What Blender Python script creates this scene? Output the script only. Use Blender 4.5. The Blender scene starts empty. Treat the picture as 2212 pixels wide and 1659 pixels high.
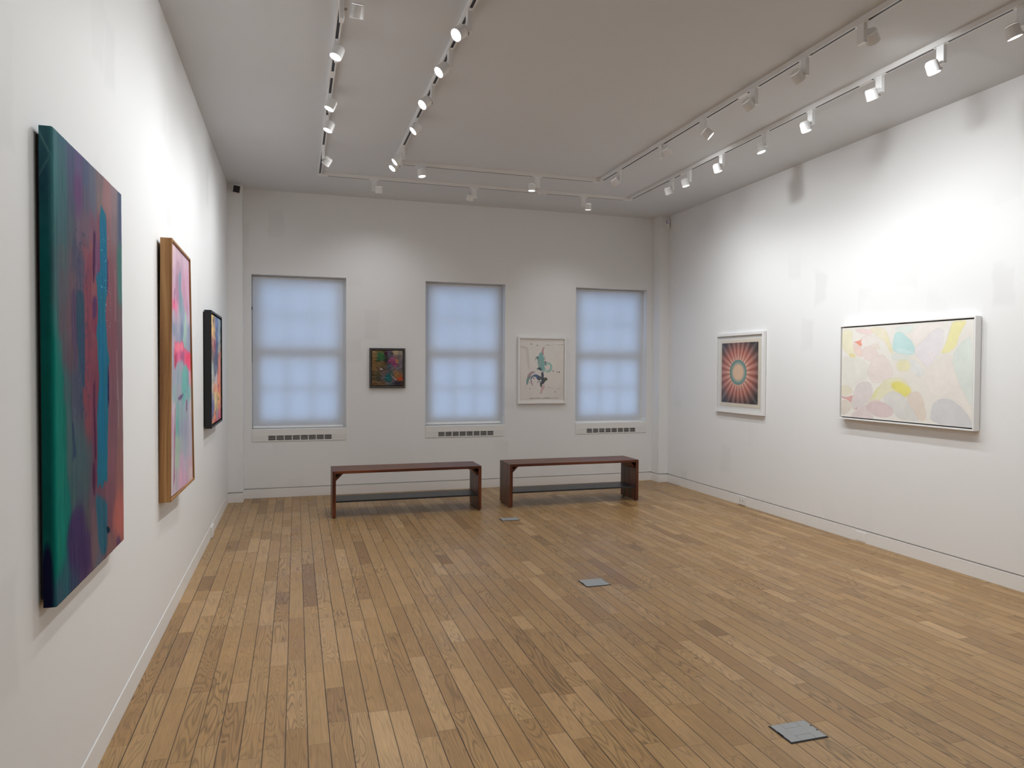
import bpy, bmesh, math, random
import numpy as np
from mathutils import Vector, Matrix

# ------------------------------------------------------------------ camera, world, exposure
S = bpy.context.scene
COL = bpy.context.collection
W, D, H = 5.404, 8.488, 3.491           # room: x 0..W, back wall at y = D, ceiling at H
REAR = -3.2                             # wall behind the viewer

cam_d = bpy.data.cameras.new('camera')
cam = bpy.data.objects.new('camera', cam_d); COL.objects.link(cam)
cam_d.sensor_fit = 'HORIZONTAL'; cam_d.sensor_width = 36.0
cam_d.lens = 1523.856 / 2212 * 36.0
cam_d.clip_start = 0.05; cam_d.clip_end = 60
rgt = (0.95613754, -0.29287442, 0.00505716)
upv = (0.00193349, 0.02357468, 0.99972021)
fwd = (0.2929117, 0.95586024, -0.0231069)
cam.matrix_world = Matrix(((rgt[0], upv[0], -fwd[0], 0.7124), (rgt[1], upv[1], -fwd[1], 0.0),
                           (rgt[2], upv[2], -fwd[2], 1.5), (0, 0, 0, 1)))
S.camera = cam

wd = bpy.data.worlds.new('dusk_sky'); S.world = wd; wd.use_nodes = True
bg = wd.node_tree.nodes['Background']
bg.inputs[0].default_value = (0.48, 0.66, 1.0, 1)
bg.inputs[1].default_value = 1.55
S.view_settings.view_transform = 'Standard'; S.view_settings.look = 'None'
S.view_settings.gamma = 1.0; S.view_settings.use_curve_mapping = False
S.view_settings.exposure = 0.05
S.render.engine = 'CYCLES'
cy = S.cycles
cy.use_denoising = True
cy.max_bounces = 9; cy.diffuse_bounces = 6; cy.glossy_bounces = 3; cy.transmission_bounces = 6
cy.transparent_max_bounces = 8
cy.caustics_reflective = False; cy.caustics_refractive = False
cy.sample_clamp_indirect = 4.0
SPOT_POWER = 47.0                       # watts of one ceiling spotlight
SPOT_COL = (0.935, 0.978, 1.0)

# ------------------------------------------------------------------ helpers
def s2l(c):
    return tuple(((v / 255) / 12.92 if v / 255 <= 0.04045 else ((v / 255 + 0.055) / 1.055) ** 2.4) for v in c)

def mat(name, rgb, rough=0.5, metal=0.0, spec=0.5, bump=0.0, bscale=60.0, vary=0.0, vscale=2.0, coat=0.0):
    """plain procedural material: noise varies the tone and the relief a little"""
    m = bpy.data.materials.new(name); m.use_nodes = True
    nt = m.node_tree; b = nt.nodes['Principled BSDF']
    b.inputs['Base Color'].default_value = (*rgb, 1); b.inputs['Roughness'].default_value = rough
    b.inputs['Metallic'].default_value = metal; b.inputs['Specular IOR Level'].default_value = spec
    b.inputs['Coat Weight'].default_value = coat
    tc = nt.nodes.new('ShaderNodeTexCoord')
    if vary > 0:
        n = nt.nodes.new('ShaderNodeTexNoise'); n.inputs['Scale'].default_value = vscale; n.inputs['Detail'].default_value = 4
        nt.links.new(tc.outputs['Object'], n.inputs['Vector'])
        mr = nt.nodes.new('ShaderNodeMapRange'); mr.inputs['To Min'].default_value = 1 - vary; mr.inputs['To Max'].default_value = 1 + vary
        nt.links.new(n.outputs['Fac'], mr.inputs['Value'])
        mx = nt.nodes.new('ShaderNodeVectorMath'); mx.operation = 'SCALE'; mx.inputs[0].default_value = rgb
        nt.links.new(mr.outputs['Result'], mx.inputs['Scale']); nt.links.new(mx.outputs[0], b.inputs['Base Color'])
    if bump > 0:
        n = nt.nodes.new('ShaderNodeTexNoise'); n.inputs['Scale'].default_value = bscale; n.inputs['Detail'].default_value = 5
        nt.links.new(tc.outputs['Object'], n.inputs['Vector'])
        bp = nt.nodes.new('ShaderNodeBump'); bp.inputs['Strength'].default_value = bump; bp.inputs['Distance'].default_value = 0.002
        nt.links.new(n.outputs['Fac'], bp.inputs['Height']); nt.links.new(bp.outputs[0], b.inputs['Normal'])
    return m

def emis(name, rgb, strength):
    m = bpy.data.materials.new(name); m.use_nodes = True; nt = m.node_tree; nt.nodes.clear()
    e = nt.nodes.new('ShaderNodeEmission'); e.inputs[0].default_value = (*rgb, 1); e.inputs[1].default_value = strength
    o = nt.nodes.new('ShaderNodeOutputMaterial'); nt.links.new(e.outputs[0], o.inputs[0]); return m

def wood(name, dark, mid, light, axis, rough=0.4, fine=1.0, spec=0.5):
    """grain runs along world axis 0, 1 or 2"""
    m = bpy.data.materials.new(name); m.use_nodes = True; nt = m.node_tree; b = nt.nodes['Principled BSDF']
    g = nt.nodes.new('ShaderNodeNewGeometry'); mp = nt.nodes.new('ShaderNodeMapping')
    sc = [38.0 * fine] * 3; sc[axis] = 1.6; mp.inputs['Scale'].default_value = sc
    nt.links.new(g.outputs['Position'], mp.inputs['Vector'])
    n = nt.nodes.new('ShaderNodeTexNoise'); n.inputs['Scale'].default_value = 1; n.inputs['Detail'].default_value = 7; n.inputs['Distortion'].default_value = 0.6
    nt.links.new(mp.outputs[0], n.inputs['Vector'])
    r = nt.nodes.new('ShaderNodeValToRGB'); e = r.color_ramp.elements
    e[0].position = 0.33; e[0].color = (*dark, 1); e[1].position = 0.68; e[1].color = (*light, 1)
    k = e.new(0.5); k.color = (*mid, 1)
    nt.links.new(n.outputs['Fac'], r.inputs[0]); nt.links.new(r.outputs[0], b.inputs['Base Color'])
    b.inputs['Roughness'].default_value = rough; b.inputs['Specular IOR Level'].default_value = spec
    bp = nt.nodes.new('ShaderNodeBump'); bp.inputs['Strength'].default_value = 0.15; bp.inputs['Distance'].default_value = 0.001
    nt.links.new(n.outputs['Fac'], bp.inputs['Height']); nt.links.new(bp.outputs[0], b.inputs['Normal'])
    return m

def link(name, me, m, parent=None, kind=None, label=None, bevel=0.0, smooth=False):
    o = bpy.data.objects.new(name, me); COL.objects.link(o)
    if m: me.materials.append(m)
    if parent: o.parent = parent
    if kind: o['kind'] = kind
    if label: o['label'] = label
    if bevel:
        b = o.modifiers.new('bevel', 'BEVEL'); b.width = bevel; b.segments = 2; b.limit_method = 'ANGLE'
    if smooth:
        me.polygons.foreach_set('use_smooth', [True] * len(me.polygons))
    return o

def mesh(name, vs, fs):
    me = bpy.data.meshes.new(name); me.from_pydata(vs, [], fs); me.validate(); me.update()
    bm = bmesh.new(); bm.from_mesh(me); bmesh.ops.recalc_face_normals(bm, faces=bm.faces); bm.to_mesh(me); bm.free()
    return me

class MB:
    """collects boxes, prisms and cylinders into one mesh; origin = location of the parent"""
    def __init__(s, org=(0, 0, 0)): s.v = []; s.f = []; s.o = Vector(org)
    def add(s, vs, fs):
        k = len(s.v); s.v += [tuple(Vector(p) - s.o) for p in vs]; s.f += [tuple(i + k for i in f) for f in fs]; return s
    def box(s, a, b):
        (x0, y0, z0), (x1, y1, z1) = a, b
        return s.add([(x0,y0,z0),(x1,y0,z0),(x1,y1,z0),(x0,y1,z0),(x0,y0,z1),(x1,y0,z1),(x1,y1,z1),(x0,y1,z1)],
                     [(0,3,2,1),(4,5,6,7),(0,1,5,4),(1,2,6,5),(2,3,7,6),(3,0,4,7)])
    def prism(s, poly, d):
        """poly: list of 3d points in a plane, d: extrusion vector"""
        n = len(poly); d = Vector(d); P = [Vector(p) for p in poly]
        return s.add(P + [p + d for p in P], [tuple(range(n)), tuple(range(n, 2*n))] + [(i, (i+1) % n, (i+1) % n + n, i + n) for i in range(n)])
    def lathe(s, prof, axis=2, cen=(0, 0, 0), n=28, cap=True):
        """prof: list of (radius, height) along the axis"""
        vs = []; fs = []
        ax = [(1, 2, 0), (2, 0, 1), (0, 1, 2)][axis]
        for r, h in prof:
            for i in range(n):
                t = 2 * math.pi * i / n; p = [0, 0, 0]
                p[ax[0]] = r * math.cos(t); p[ax[1]] = r * math.sin(t); p[ax[2]] = h
                vs.append(tuple(Vector(p) + Vector(cen)))
        for j in range(len(prof) - 1):
            for i in range(n):
                k = (i + 1) % n; fs.append((j*n + i, j*n + k, (j+1)*n + k, (j+1)*n + i))
        if cap: fs += [tuple(range(n))[::-1], tuple((len(prof) - 1) * n + i for i in range(n))]
        return s.add(vs, fs)
    def build(s, name, m, parent=None, **kw): return link(name, mesh(name, s.v, s.f), m, parent, **kw)

def thing(name, label, cat, loc=(0, 0, 0), rz=0.0, group=None):
    o = bpy.data.objects.new(name, None); COL.objects.link(o); o.empty_display_size = 0.05
    o.location = loc; o.rotation_euler = (0, 0, rz); o['label'] = label; o['category'] = cat
    if group: o['group'] = group
    return o

def tag(o, label, cat, group=None):
    o['label'] = label; o['category'] = cat
    if group: o['group'] = group
    return o

# ------------------------------------------------------------------ procedural painting helpers (numpy)
def lattice(nx, ny, seed):
    return np.random.RandomState(seed).rand(ny + 2, nx + 2)
def vnoise(u, v, fx, fy, seed):
    """smooth value noise, fx by fy cells over the unit square (indices wrap)"""
    L = lattice(256, 256, seed)[:256, :256]
    x = u * fx + 31.7; y = v * fy + 17.3
    i = np.floor(x).astype(int); j = np.floor(y).astype(int); a = x - i; b = y - j
    a = a * a * (3 - 2 * a); b = b * b * (3 - 2 * b)
    i0, i1, j0, j1 = i % 256, (i + 1) % 256, j % 256, (j + 1) % 256
    return (L[j0, i0] * (1-a) + L[j0, i1] * a) * (1-b) + (L[j1, i0] * (1-a) + L[j1, i1] * a) * b
def fbm(u, v, fx, fy, seed, o=4):
    s = 0; w = 1; t = 0
    for k in range(o):
        s = s + w * vnoise(u, v, fx * 2**k, fy * 2**k, seed + k); t += w; w *= 0.55
    return s / t
def scatter(u, v, pts, ax, ay, p=3.0):
    """inverse distance blend of the paint samples; ax, ay weight the distances"""
    num = np.zeros(u.shape + (3,)); den = np.zeros(u.shape)
    for (pu, pv, r, g, b) in pts:
        d = ((u - pu) * ax) ** 2 + ((v - pv) * ay) ** 2 + 1e-5
        w = d ** (-p / 2 - 0.5); den += w
        num += w[..., None] * np.array((r, g, b), float)
    return num / den[..., None]
def chaikin(P, n=2):
    for _ in range(n):
        Q = []
        for i in range(len(P)):
            a, b = P[i], P[(i + 1) % len(P)]
            Q += [(a[0]*.75 + b[0]*.25, a[1]*.75 + b[1]*.25), (a[0]*.25 + b[0]*.75, a[1]*.25 + b[1]*.75)]
        P = Q
    return P
def sdist(u, v, P, asp):
    """signed distance (inside negative) in units of the picture's height"""
    x = u * asp; best = np.full(u.shape, 1e9); ins = np.zeros(u.shape, bool); n = len(P)
    for i in range(n):
        ax, ay = P[i][0] * asp, P[i][1]; bx, by = P[(i+1) % n][0] * asp, P[(i+1) % n][1]
        dx, dy = bx - ax, by - ay; L = dx*dx + dy*dy + 1e-12
        t = np.clip(((x - ax) * dx + (v - ay) * dy) / L, 0, 1)
        best = np.minimum(best, (x - ax - t*dx)**2 + (v - ay - t*dy)**2)
        c = ((ay > v) != (by > v)) & (x < (bx - ax) * (v - ay) / (by - ay + 1e-12) + ax)
        ins ^= c
    d = np.sqrt(best); return np.where(ins, -d, d)
def lay(C, u, v, polys, asp, wob=0.0, seed=3, edge=0.0, sm=2, wf=14, esc=1.0):
    """lay soft-edged patches of paint over C; edge > 0 leaves a darker watercolour rim"""
    for k, (P, col, al, e) in enumerate(polys):
        xs = [p[0] for p in P]; ys = [p[1] for p in P]; pad = 0.06
        m = (u > min(xs) - pad / asp - .02) & (u < max(xs) + pad / asp + .02) & (v > min(ys) - pad) & (v < max(ys) + pad)
        if not m.any(): continue
        uu, vv = u[m], v[m]
        d = sdist(uu, vv, chaikin(P, sm) if len(P) > 4 else P, asp)
        e = e * esc
        if wob: d = d + (fbm(uu, vv, wf * asp, wf, seed + k, 3) - .5) * wob
        t = np.clip(0.5 - d / (e + 1e-6), 0, 1); t = t * t * (3 - 2 * t) * al
        c = np.array(col, float) + (fbm(uu, vv, 9 * asp, 9, seed + 50 + k, 3)[:, None] - .5) * 14
        if edge:
            rim = np.exp(-((d + 0.004) / 0.0035) ** 2) * edge; c = c * (1 - rim[:, None])
        C[m] = C[m] * (1 - t[:, None]) + c * t[:, None]
    return C
def canvas(name, pos, nu, nv, colour, m, parent, gain=1.0, relief=None, org=(0, 0, 0), ext=(0, 0)):
    """painted grid: pos(u, v, h) -> world xyz arrays, colour(u, v) -> 0..255 sRGB; ext widens u and v beyond 0..1 so that the cloth wraps the edges"""
    eu, ev = ext
    gu = np.linspace(-eu, 1 + eu, nu); gv = np.linspace(-ev, 1 + ev, nv)
    U, V = np.meshgrid(gu, gv); u = U.ravel(); v = V.ravel()
    h = relief(u, v) if relief else np.zeros_like(u)
    X, Y, Z = pos(u, v, h)
    co = np.stack([X - org[0], Y - org[1], Z - org[2]], 1).astype(np.float32)
    me = bpy.data.meshes.new(name); me.vertices.add(len(u)); me.vertices.foreach_set('co', co.ravel())
    I = np.arange(nu * nv).reshape(nv, nu)
    q = np.stack([I[:-1, :-1], I[1:, :-1], I[1:, 1:], I[:-1, 1:]], -1).reshape(-1, 4)
    me.loops.add(q.size); me.loops.foreach_set('vertex_index', q.ravel().astype(np.int32))
    me.polygons.add(len(q)); me.polygons.foreach_set('loop_start', (np.arange(len(q)) * 4).astype(np.int32))
    me.polygons.foreach_set('use_smooth', np.ones(len(q), bool))
    me.update(calc_edges=True); me.validate()
    c = np.clip(colour(u, v), 0, 255) / 255.0
    c = np.where(c <= 0.04045, c / 12.92, ((c + 0.055) / 1.055) ** 2.4) * np.array(gain)
    a = me.color_attributes.new('pigment', 'FLOAT_COLOR', 'POINT')
    a.data.foreach_set('color', np.concatenate([np.clip(c, 0, .95), np.ones((len(u), 1))], 1).astype(np.float32).ravel())
    return link(name, me, m, parent)
def paint_mat(name, rough=0.5, bump=0.2, bscale=400.0, spec=0.4, vary=0.05):
    m = bpy.data.materials.new(name); m.use_nodes = True; nt = m.node_tree; b = nt.nodes['Principled BSDF']
    a = nt.nodes.new('ShaderNodeAttribute'); a.attribute_name = 'pigment'
    tc = nt.nodes.new('ShaderNodeTexCoord'); n = nt.nodes.new('ShaderNodeTexNoise'); n.inputs['Scale'].default_value = bscale; n.inputs['Detail'].default_value = 4
    nt.links.new(tc.outputs['Object'], n.inputs['Vector'])
    mr = nt.nodes.new('ShaderNodeMapRange'); mr.inputs['To Min'].default_value = 1 - vary; mr.inputs['To Max'].default_value = 1 + vary
    nt.links.new(n.outputs['Fac'], mr.inputs['Value'])
    sc = nt.nodes.new('ShaderNodeVectorMath'); sc.operation = 'SCALE'
    nt.links.new(a.outputs['Color'], sc.inputs[0]); nt.links.new(mr.outputs['Result'], sc.inputs['Scale'])
    nt.links.new(sc.outputs[0], b.inputs['Base Color']); b.inputs['Roughness'].default_value = rough; b.inputs['Specular IOR Level'].default_value = spec
    bp = nt.nodes.new('ShaderNodeBump'); bp.inputs['Strength'].default_value = bump; bp.inputs['Distance'].default_value = 0.001
    nt.links.new(n.outputs['Fac'], bp.inputs['Height']); nt.links.new(bp.outputs[0], b.inputs['Normal'])
    return m

# ------------------------------------------------------------------ materials
def wall_mat(name, rgb, patch=0.06):
    """matt emulsion with the faint touched-up patches of a gallery wall"""
    m = bpy.data.materials.new(name); m.use_nodes = True; nt = m.node_tree; N = nt.nodes; L = nt.links; b = N['Principled BSDF']
    g = N.new('ShaderNodeNewGeometry')
    mp = N.new('ShaderNodeMapping'); mp.inputs['Scale'].default_value = (1.9, 1.9, 1.1); L.new(g.outputs['Position'], mp.inputs['Vector'])
    v = N.new('ShaderNodeTexVoronoi'); v.inputs['Scale'].default_value = 1.3; v.distance = 'CHEBYCHEV'; v.inputs['Randomness'].default_value = 0.9
    n = N.new('ShaderNodeTexNoise'); n.inputs['Scale'].default_value = 3.0; n.inputs['Detail'].default_value = 5
    L.new(g.outputs['Position'], n.inputs['Vector'])
    ad = N.new('ShaderNodeVectorMath'); ad.operation = 'SCALE'; ad.inputs['Scale'].default_value = 0.25; L.new(n.outputs['Color'], ad.inputs[0])
    a2 = N.new('ShaderNodeVectorMath'); a2.operation = 'ADD'; L.new(mp.outputs[0], a2.inputs[0]); L.new(ad.outputs[0], a2.inputs[1]); L.new(a2.outputs[0], v.inputs['Vector'])
    r = N.new('ShaderNodeMapRange'); r.inputs['From Min'].default_value = 0.16; r.inputs['From Max'].default_value = 0.24; L.new(v.outputs['Distance'], r.inputs['Value'])
    n2 = N.new('ShaderNodeTexNoise'); n2.inputs['Scale'].default_value = 0.7; L.new(g.outputs['Position'], n2.inputs['Vector'])
    r2 = N.new('ShaderNodeMapRange'); r2.inputs['From Min'].default_value = 0.5; r2.inputs['From Max'].default_value = 0.62; r2.inputs['To Min'].default_value = 1; r2.inputs['To Max'].default_value = 0
    L.new(n2.outputs['Fac'], r2.inputs['Value'])
    mx = N.new('ShaderNodeMath'); mx.operation = 'MAXIMUM'; L.new(r.outputs[0], mx.inputs[0]); L.new(r2.outputs[0], mx.inputs[1])
    r3 = N.new('ShaderNodeMapRange'); r3.inputs['To Min'].default_value = 1 - patch; r3.inputs['To Max'].default_value = 1; L.new(mx.outputs[0], r3.inputs['Value'])
    sc = N.new('ShaderNodeVectorMath'); sc.operation = 'SCALE'; sc.inputs[0].default_value = rgb; L.new(r3.outputs[0], sc.inputs['Scale'])
    L.new(sc.outputs[0], b.inputs['Base Color']); b.inputs['Roughness'].default_value = 0.62; b.inputs['Specular IOR Level'].default_value = 0.3
    n3 = N.new('ShaderNodeTexNoise'); n3.inputs['Scale'].default_value = 9.0; n3.inputs['Detail'].default_value = 6; L.new(g.outputs['Position'], n3.inputs['Vector'])
    bp = N.new('ShaderNodeBump'); bp.inputs['Strength'].default_value = 0.10; bp.inputs['Distance'].default_value = 0.01
    L.new(n3.outputs['Fac'], bp.inputs['Height']); L.new(bp.outputs[0], b.inputs['Normal'])
    return m
WALL = wall_mat('white_wall_paint', (0.80, 0.80, 0.798))
CEIL = wall_mat('ceiling_paint', (0.68, 0.688, 0.70), 0.01)
TRIM = mat('white_trim_paint', (0.80, 0.79, 0.775), 0.45, bump=0.1, bscale=20, vary=0.02)
DARK = mat('dark_void', (0.02, 0.02, 0.02), 0.8, vary=0.1)
METW = mat('white_powder_coated_metal', (0.83, 0.83, 0.83), 0.35, vary=0.02, bump=0.05)
METC = mat('bare_metal', (0.6, 0.6, 0.6), 0.3, 1.0, vary=0.05)
BLKP = mat('black_plastic', (0.015, 0.015, 0.017), 0.3, vary=0.1)
PLAS = mat('white_plastic', (0.78, 0.77, 0.75), 0.4, vary=0.02)

def floor_mat():
    m = bpy.data.materials.new('oak_strip_floor'); m.use_nodes = True; nt = m.node_tree; N = nt.nodes; L = nt.links; b = N['Principled BSDF']
    def M(op, a, c=None, d=None):
        n = N.new('ShaderNodeMath'); n.operation = op
        for i, x in enumerate((a, c, d)):
            if x is None: continue
            if isinstance(x, (int, float)): n.inputs[i].default_value = x
            else: L.new(x, n.inputs[i])
        return n.outputs[0]
    def WN(x, y=None, s=0.0):
        w = N.new('ShaderNodeTexWhiteNoise'); w.noise_dimensions = '3D'; c = N.new('ShaderNodeCombineXYZ')
        L.new(x, c.inputs[0])
        if y is not None: L.new(y, c.inputs[1])
        c.inputs[2].default_value = s; L.new(c.outputs[0], w.inputs['Vector']); return w.outputs['Value']
    def MR(x, a, c, d, e):
        n = N.new('ShaderNodeMapRange'); L.new(x, n.inputs['Value'])
        for k, val in zip(('From Min', 'From Max', 'To Min', 'To Max'), (a, c, d, e)): n.inputs[k].default_value = val
        return n.outputs[0]
    g = N.new('ShaderNodeNewGeometry'); sp = N.new('ShaderNodeSeparateXYZ'); L.new(g.outputs['Position'], sp.inputs[0])
    x, y = sp.outputs[0], sp.outputs[1]
    BW = 0.085
    xr = M('DIVIDE', M('ADD', x, 0.01), BW); row = M('FLOOR', xr); fx = M('SUBTRACT', xr, row)
    ln = MR(WN(row, s=1.5), 0, 1, 0.62, 1.15)
    yr = M('DIVIDE', M('ADD', y, M('MULTIPLY', WN(row, s=4.2), 5.0)), ln)
    # uneven board lengths: every second joint is shifted
    cell = M('FLOOR', yr); fy = M('SUBTRACT', yr, cell)
    cut = MR(WN(row, cell, 7.7), 0, 1, 0.25, 0.75)
    second = M('GREATER_THAN', fy, cut)
    bid = M('ADD', M('MULTIPLY', cell, 2.0), second)
    r1 = WN(row, bid, 11.1); r2 = WN(row, bid, 23.3); r3 = WN(row, bid, 31.9)
    # grain coordinates: stretched along the board, offset per board
    cx = N.new('ShaderNodeCombineXYZ')
    L.new(M('ADD', M('MULTIPLY', x, 13.0), M('MULTIPLY', r2, 40.0)), cx.inputs[0]); L.new(M('ADD', M('MULTIPLY', y, 1.5), M('MULTIPLY', r3, 30.0)), cx.inputs[1]); L.new(r1, cx.inputs[2])
    big = N.new('ShaderNodeTexNoise'); big.inputs['Scale'].default_value = 1.0; big.inputs['Detail'].default_value = 1.0; L.new(cx.outputs[0], big.inputs['Vector'])
    # cathedral rings: contour lines of the smooth noise field
    rings = M('FRACT', M('ADD', M('MULTIPLY', big.outputs['Fac'], MR(r3, 0, 1, 10.0, 26.0)), M('MULTIPLY', r2, 3.0)))
    rl = M('ABSOLUTE', M('SUBTRACT', rings, 0.5))                     # 0 at a ring's line
    line = MR(rl, 0.0, 0.26, 1.0, 0.0)
    fine = N.new('ShaderNodeTexNoise'); fine.inputs['Scale'].default_value = 1.0; fine.inputs['Detail'].default_value = 5.0
    cf = N.new('ShaderNodeCombineXYZ'); L.new(M('MULTIPLY', x, 260.0), cf.inputs[0]); L.new(M('MULTIPLY', y, 7.0), cf.inputs[1]); L.new(r1, cf.inputs[2]); L.new(cf.outputs[0], fine.inputs['Vector'])
    blot = N.new('ShaderNodeTexNoise'); blot.inputs['Scale'].default_value = 5.0; blot.inputs['Detail'].default_value = 3.0; L.new(g.outputs['Position'], blot.inputs['Vector'])
    # board tone
    rp = N.new('ShaderNodeValToRGB'); e = rp.color_ramp.elements
    for el, (p, c) in zip([e[0], e[1]], [(0.0, (134, 101, 64)), (1.0, (180, 146, 103))]): el.position = p; el.color = (*s2l(c), 1)
    for p, c in [(0.08, (149, 114, 72)), (0.35, (157, 122, 78)), (0.65, (161, 127, 83)), (0.95, (169, 134, 91))]:
        k = e.new(p); k.color = (*s2l(c), 1)
    L.new(r1, rp.inputs[0])
    amt = M('MULTIPLY', line, MR(r2, 0.1, 1.0, 0.08, 0.50))
    tone = M('SUBTRACT', M('ADD', 1.0, M('MULTIPLY', M('SUBTRACT', fine.outputs['Fac'], 0.5), 0.75)), amt)
    tone = M('MULTIPLY', tone, MR(blot.outputs['Fac'], 0.25, 0.75, 0.92, 1.07))
    # small knots
    vo = N.new('ShaderNodeTexVoronoi'); vo.inputs['Scale'].default_value = 3.1; L.new(g.outputs['Position'], vo.inputs['Vector'])
    knot = MR(vo.outputs['Distance'], 0.018, 0.045, 0.45, 1.0); tone = M('MULTIPLY', tone, knot)
    sc = N.new('ShaderNodeVectorMath'); sc.operation = 'SCALE'; L.new(rp.outputs[0], sc.inputs[0]); L.new(tone, sc.inputs['Scale'])
    # gaps
    ex = M('MINIMUM', fx, M('SUBTRACT', 1.0, fx)); gx = MR(M('MULTIPLY', ex, BW), 0.0014, 0.0027, 1.0, 0.0)
    gx = M('MULTIPLY', gx, MR(WN(row, s=9.9), 0, 1, 0.65, 1.0))
    d1 = M('MULTIPLY', M('MINIMUM', M('MINIMUM', fy, M('SUBTRACT', 1.0, fy)), M('ABSOLUTE', M('SUBTRACT', fy, cut))), ln)
    gy = M('MULTIPLY', MR(d1, 0.0004, 0.0016, 1.0, 0.0), 0.65)
    gap = M('MAXIMUM', gx, gy)
    mix = N.new('ShaderNodeMix'); mix.data_type = 'RGBA'; L.new(gap, mix.inputs['Factor']); L.new(sc.outputs[0], mix.inputs['A']); mix.inputs['B'].default_value = (*s2l((40, 25, 12)), 1)
    L.new(mix.outputs['Result'], b.inputs['Base Color'])
    L.new(MR(M('ADD', blot.outputs['Fac'], M('MULTIPLY', r3, 0.3)), 0.3, 1.0, 0.30, 0.46), b.inputs['Roughness'])
    b.inputs['Specular IOR Level'].default_value = 0.5
    hgt = M('SUBTRACT', M('MULTIPLY', fine.outputs['Fac'], 0.12), M('ADD', gap, M('MULTIPLY', line, 0.08)))
    hgt = M('ADD', hgt, M('MULTIPLY', WN(row, bid, 55.5), 0.25))
    bp = N.new('ShaderNodeBump'); bp.inputs['Strength'].default_value = 0.35; bp.inputs['Distance'].default_value = 0.0012
    L.new(hgt, bp.inputs['Height']); L.new(bp.outputs[0], b.inputs['Normal'])
    return m
FLOOR = floor_mat()

# ------------------------------------------------------------------ room shell
T = 0.25                                     # wall thickness
CA, CDL, CB, CDR = 0.153, 0.2075, 0.131, 0.199   # corner chases left / right
BB, RV = 0.102, 0.012                       # baseboard height, shadow gap above it
RD = 0.020                                   # depth of the shadow gap
def struct(mb, name, m, **kw): return mb.build(name, m, None, kind='structure', **kw)

struct(MB().box((-0.6, REAR - T, -0.15), (W + 0.6, D + T, 0)), 'floor', FLOOR)
struct(MB().box((-0.6, REAR - T, H), (W + 0.6, D + T, H + 0.15)), 'ceiling', CEIL)
zt = BB + RV
def wallslab(name, a, b, face):
    """wall with a recess behind the shadow gap; face = (axis, sign) of the room side"""
    mb = MB(); (x0, y0), (x1, y1) = a, b
    mb.box((x0, y0, zt), (x1, y1, H))
    ax, sg = face
    lo = [x0, y0]; hi = [x1, y1]
    if sg > 0: hi[ax] -= RD + 0.0
    else: lo[ax] += RD
    mb.box((lo[0], lo[1], 0), (hi[0], hi[1], zt))
    return struct(mb, name, WALL)
wallslab('wall_left', (-T, REAR), (0, D + T), (0, 1))
wallslab('wall_right', (W, REAR), (W + T, D + T), (0, -1))
wallslab('wall_rear', (0, REAR - T), (W, REAR), (1, 1))
WZ0, WZ1 = 0.783, 2.542
WIN = [(0.232, 1.278), (2.215, 3.221), (4.172, 5.192)]
CZ0 = 0.641                                  # foot of the grille covers
def backwall():
    mb = MB(); xs = [0.0] + [v for w in WIN for v in w] + [W]
    for i in range(0, len(xs), 2): mb.box((xs[i], D, zt), (xs[i+1], D + T, H))
    for a, b in WIN:
        mb.box((a, D, zt), (b, D + T, CZ0)); mb.box((a, D, WZ1), (b, D + T, H)); mb.box((a, D + 0.06, CZ0), (b, D + T, WZ0))
    mb.box((0, D + RD, 0), (W, D + T, zt))
    return struct(mb, 'wall_back', WALL)
backwall()
def chase(name, x0, x1, y0, y1, inner):
    mb = MB().box((x0, y0, zt), (x1, y1, H))
    mb.box((x0 + (RD if inner < 0 else 0), y0 + RD, 0), (x1 - (RD if inner > 0 else 0), y1, zt)); return struct(mb, name, WALL)
chase('wall_corner_left', 0, CA, D - CDL, D, 1)
chase('wall_corner_right', W - CB, W, D - CDR, D, -1)
# baseboards: one per wall, flush with the plaster above the gap
e = 0.0015
struct(MB().box((-RD, REAR, 0), (e, D - CDL, BB)), 'baseboard_left', TRIM, bevel=0.001)
struct(MB().box((W - e, REAR, 0), (W + RD, D - CDR, BB)), 'baseboard_right', TRIM, bevel=0.001)
struct(MB().box((CA, D - e, 0), (W - CB, D + RD, BB)), 'baseboard_back', TRIM, bevel=0.001)
struct(MB().box((0, REAR - RD, 0), (W, REAR + e, BB)), 'baseboard_rear', TRIM)
mb = MB().box((e, D - CDL - e, 0), (CA + e, D - CDL + RD, BB)); mb.box((CA - RD, D - CDL + RD, 0), (CA + e, D - e, BB)); struct(mb, 'baseboard_corner_left', TRIM)
mb = MB().box((W - CB - e, D - CDR - e, 0), (W - e, D - CDR + RD, BB)); mb.box((W - CB - e, D - CDR + RD, 0), (W - CB + RD, D - e, BB)); struct(mb, 'baseboard_corner_right', TRIM)

# ------------------------------------------------------------------ windows, blinds, grille covers
GLASS = bpy.data.materials.new('window_glass'); GLASS.use_nodes = True
nt = GLASS.node_tree; nt.nodes.clear()
tr = nt.nodes.new('ShaderNodeBsdfTransparent'); tr.inputs[0].default_value = (0.93, 0.96, 0.97, 1); gl = nt.nodes.new('ShaderNodeBsdfGlossy'); gl.inputs['Roughness'].default_value = 0.02
lw = nt.nodes.new('ShaderNodeLayerWeight'); pw = nt.nodes.new('ShaderNodeMath'); pw.operation = 'POWER'; pw.inputs[1].default_value = 5.0
nt.links.new(lw.outputs['Facing'], pw.inputs[0]); fr = nt.nodes.new('ShaderNodeMapRange'); fr.inputs['To Min'].default_value = 0.035; nt.links.new(pw.outputs[0], fr.inputs['Value']); mx = nt.nodes.new('ShaderNodeMixShader'); ou = nt.nodes.new('ShaderNodeOutputMaterial')
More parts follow.
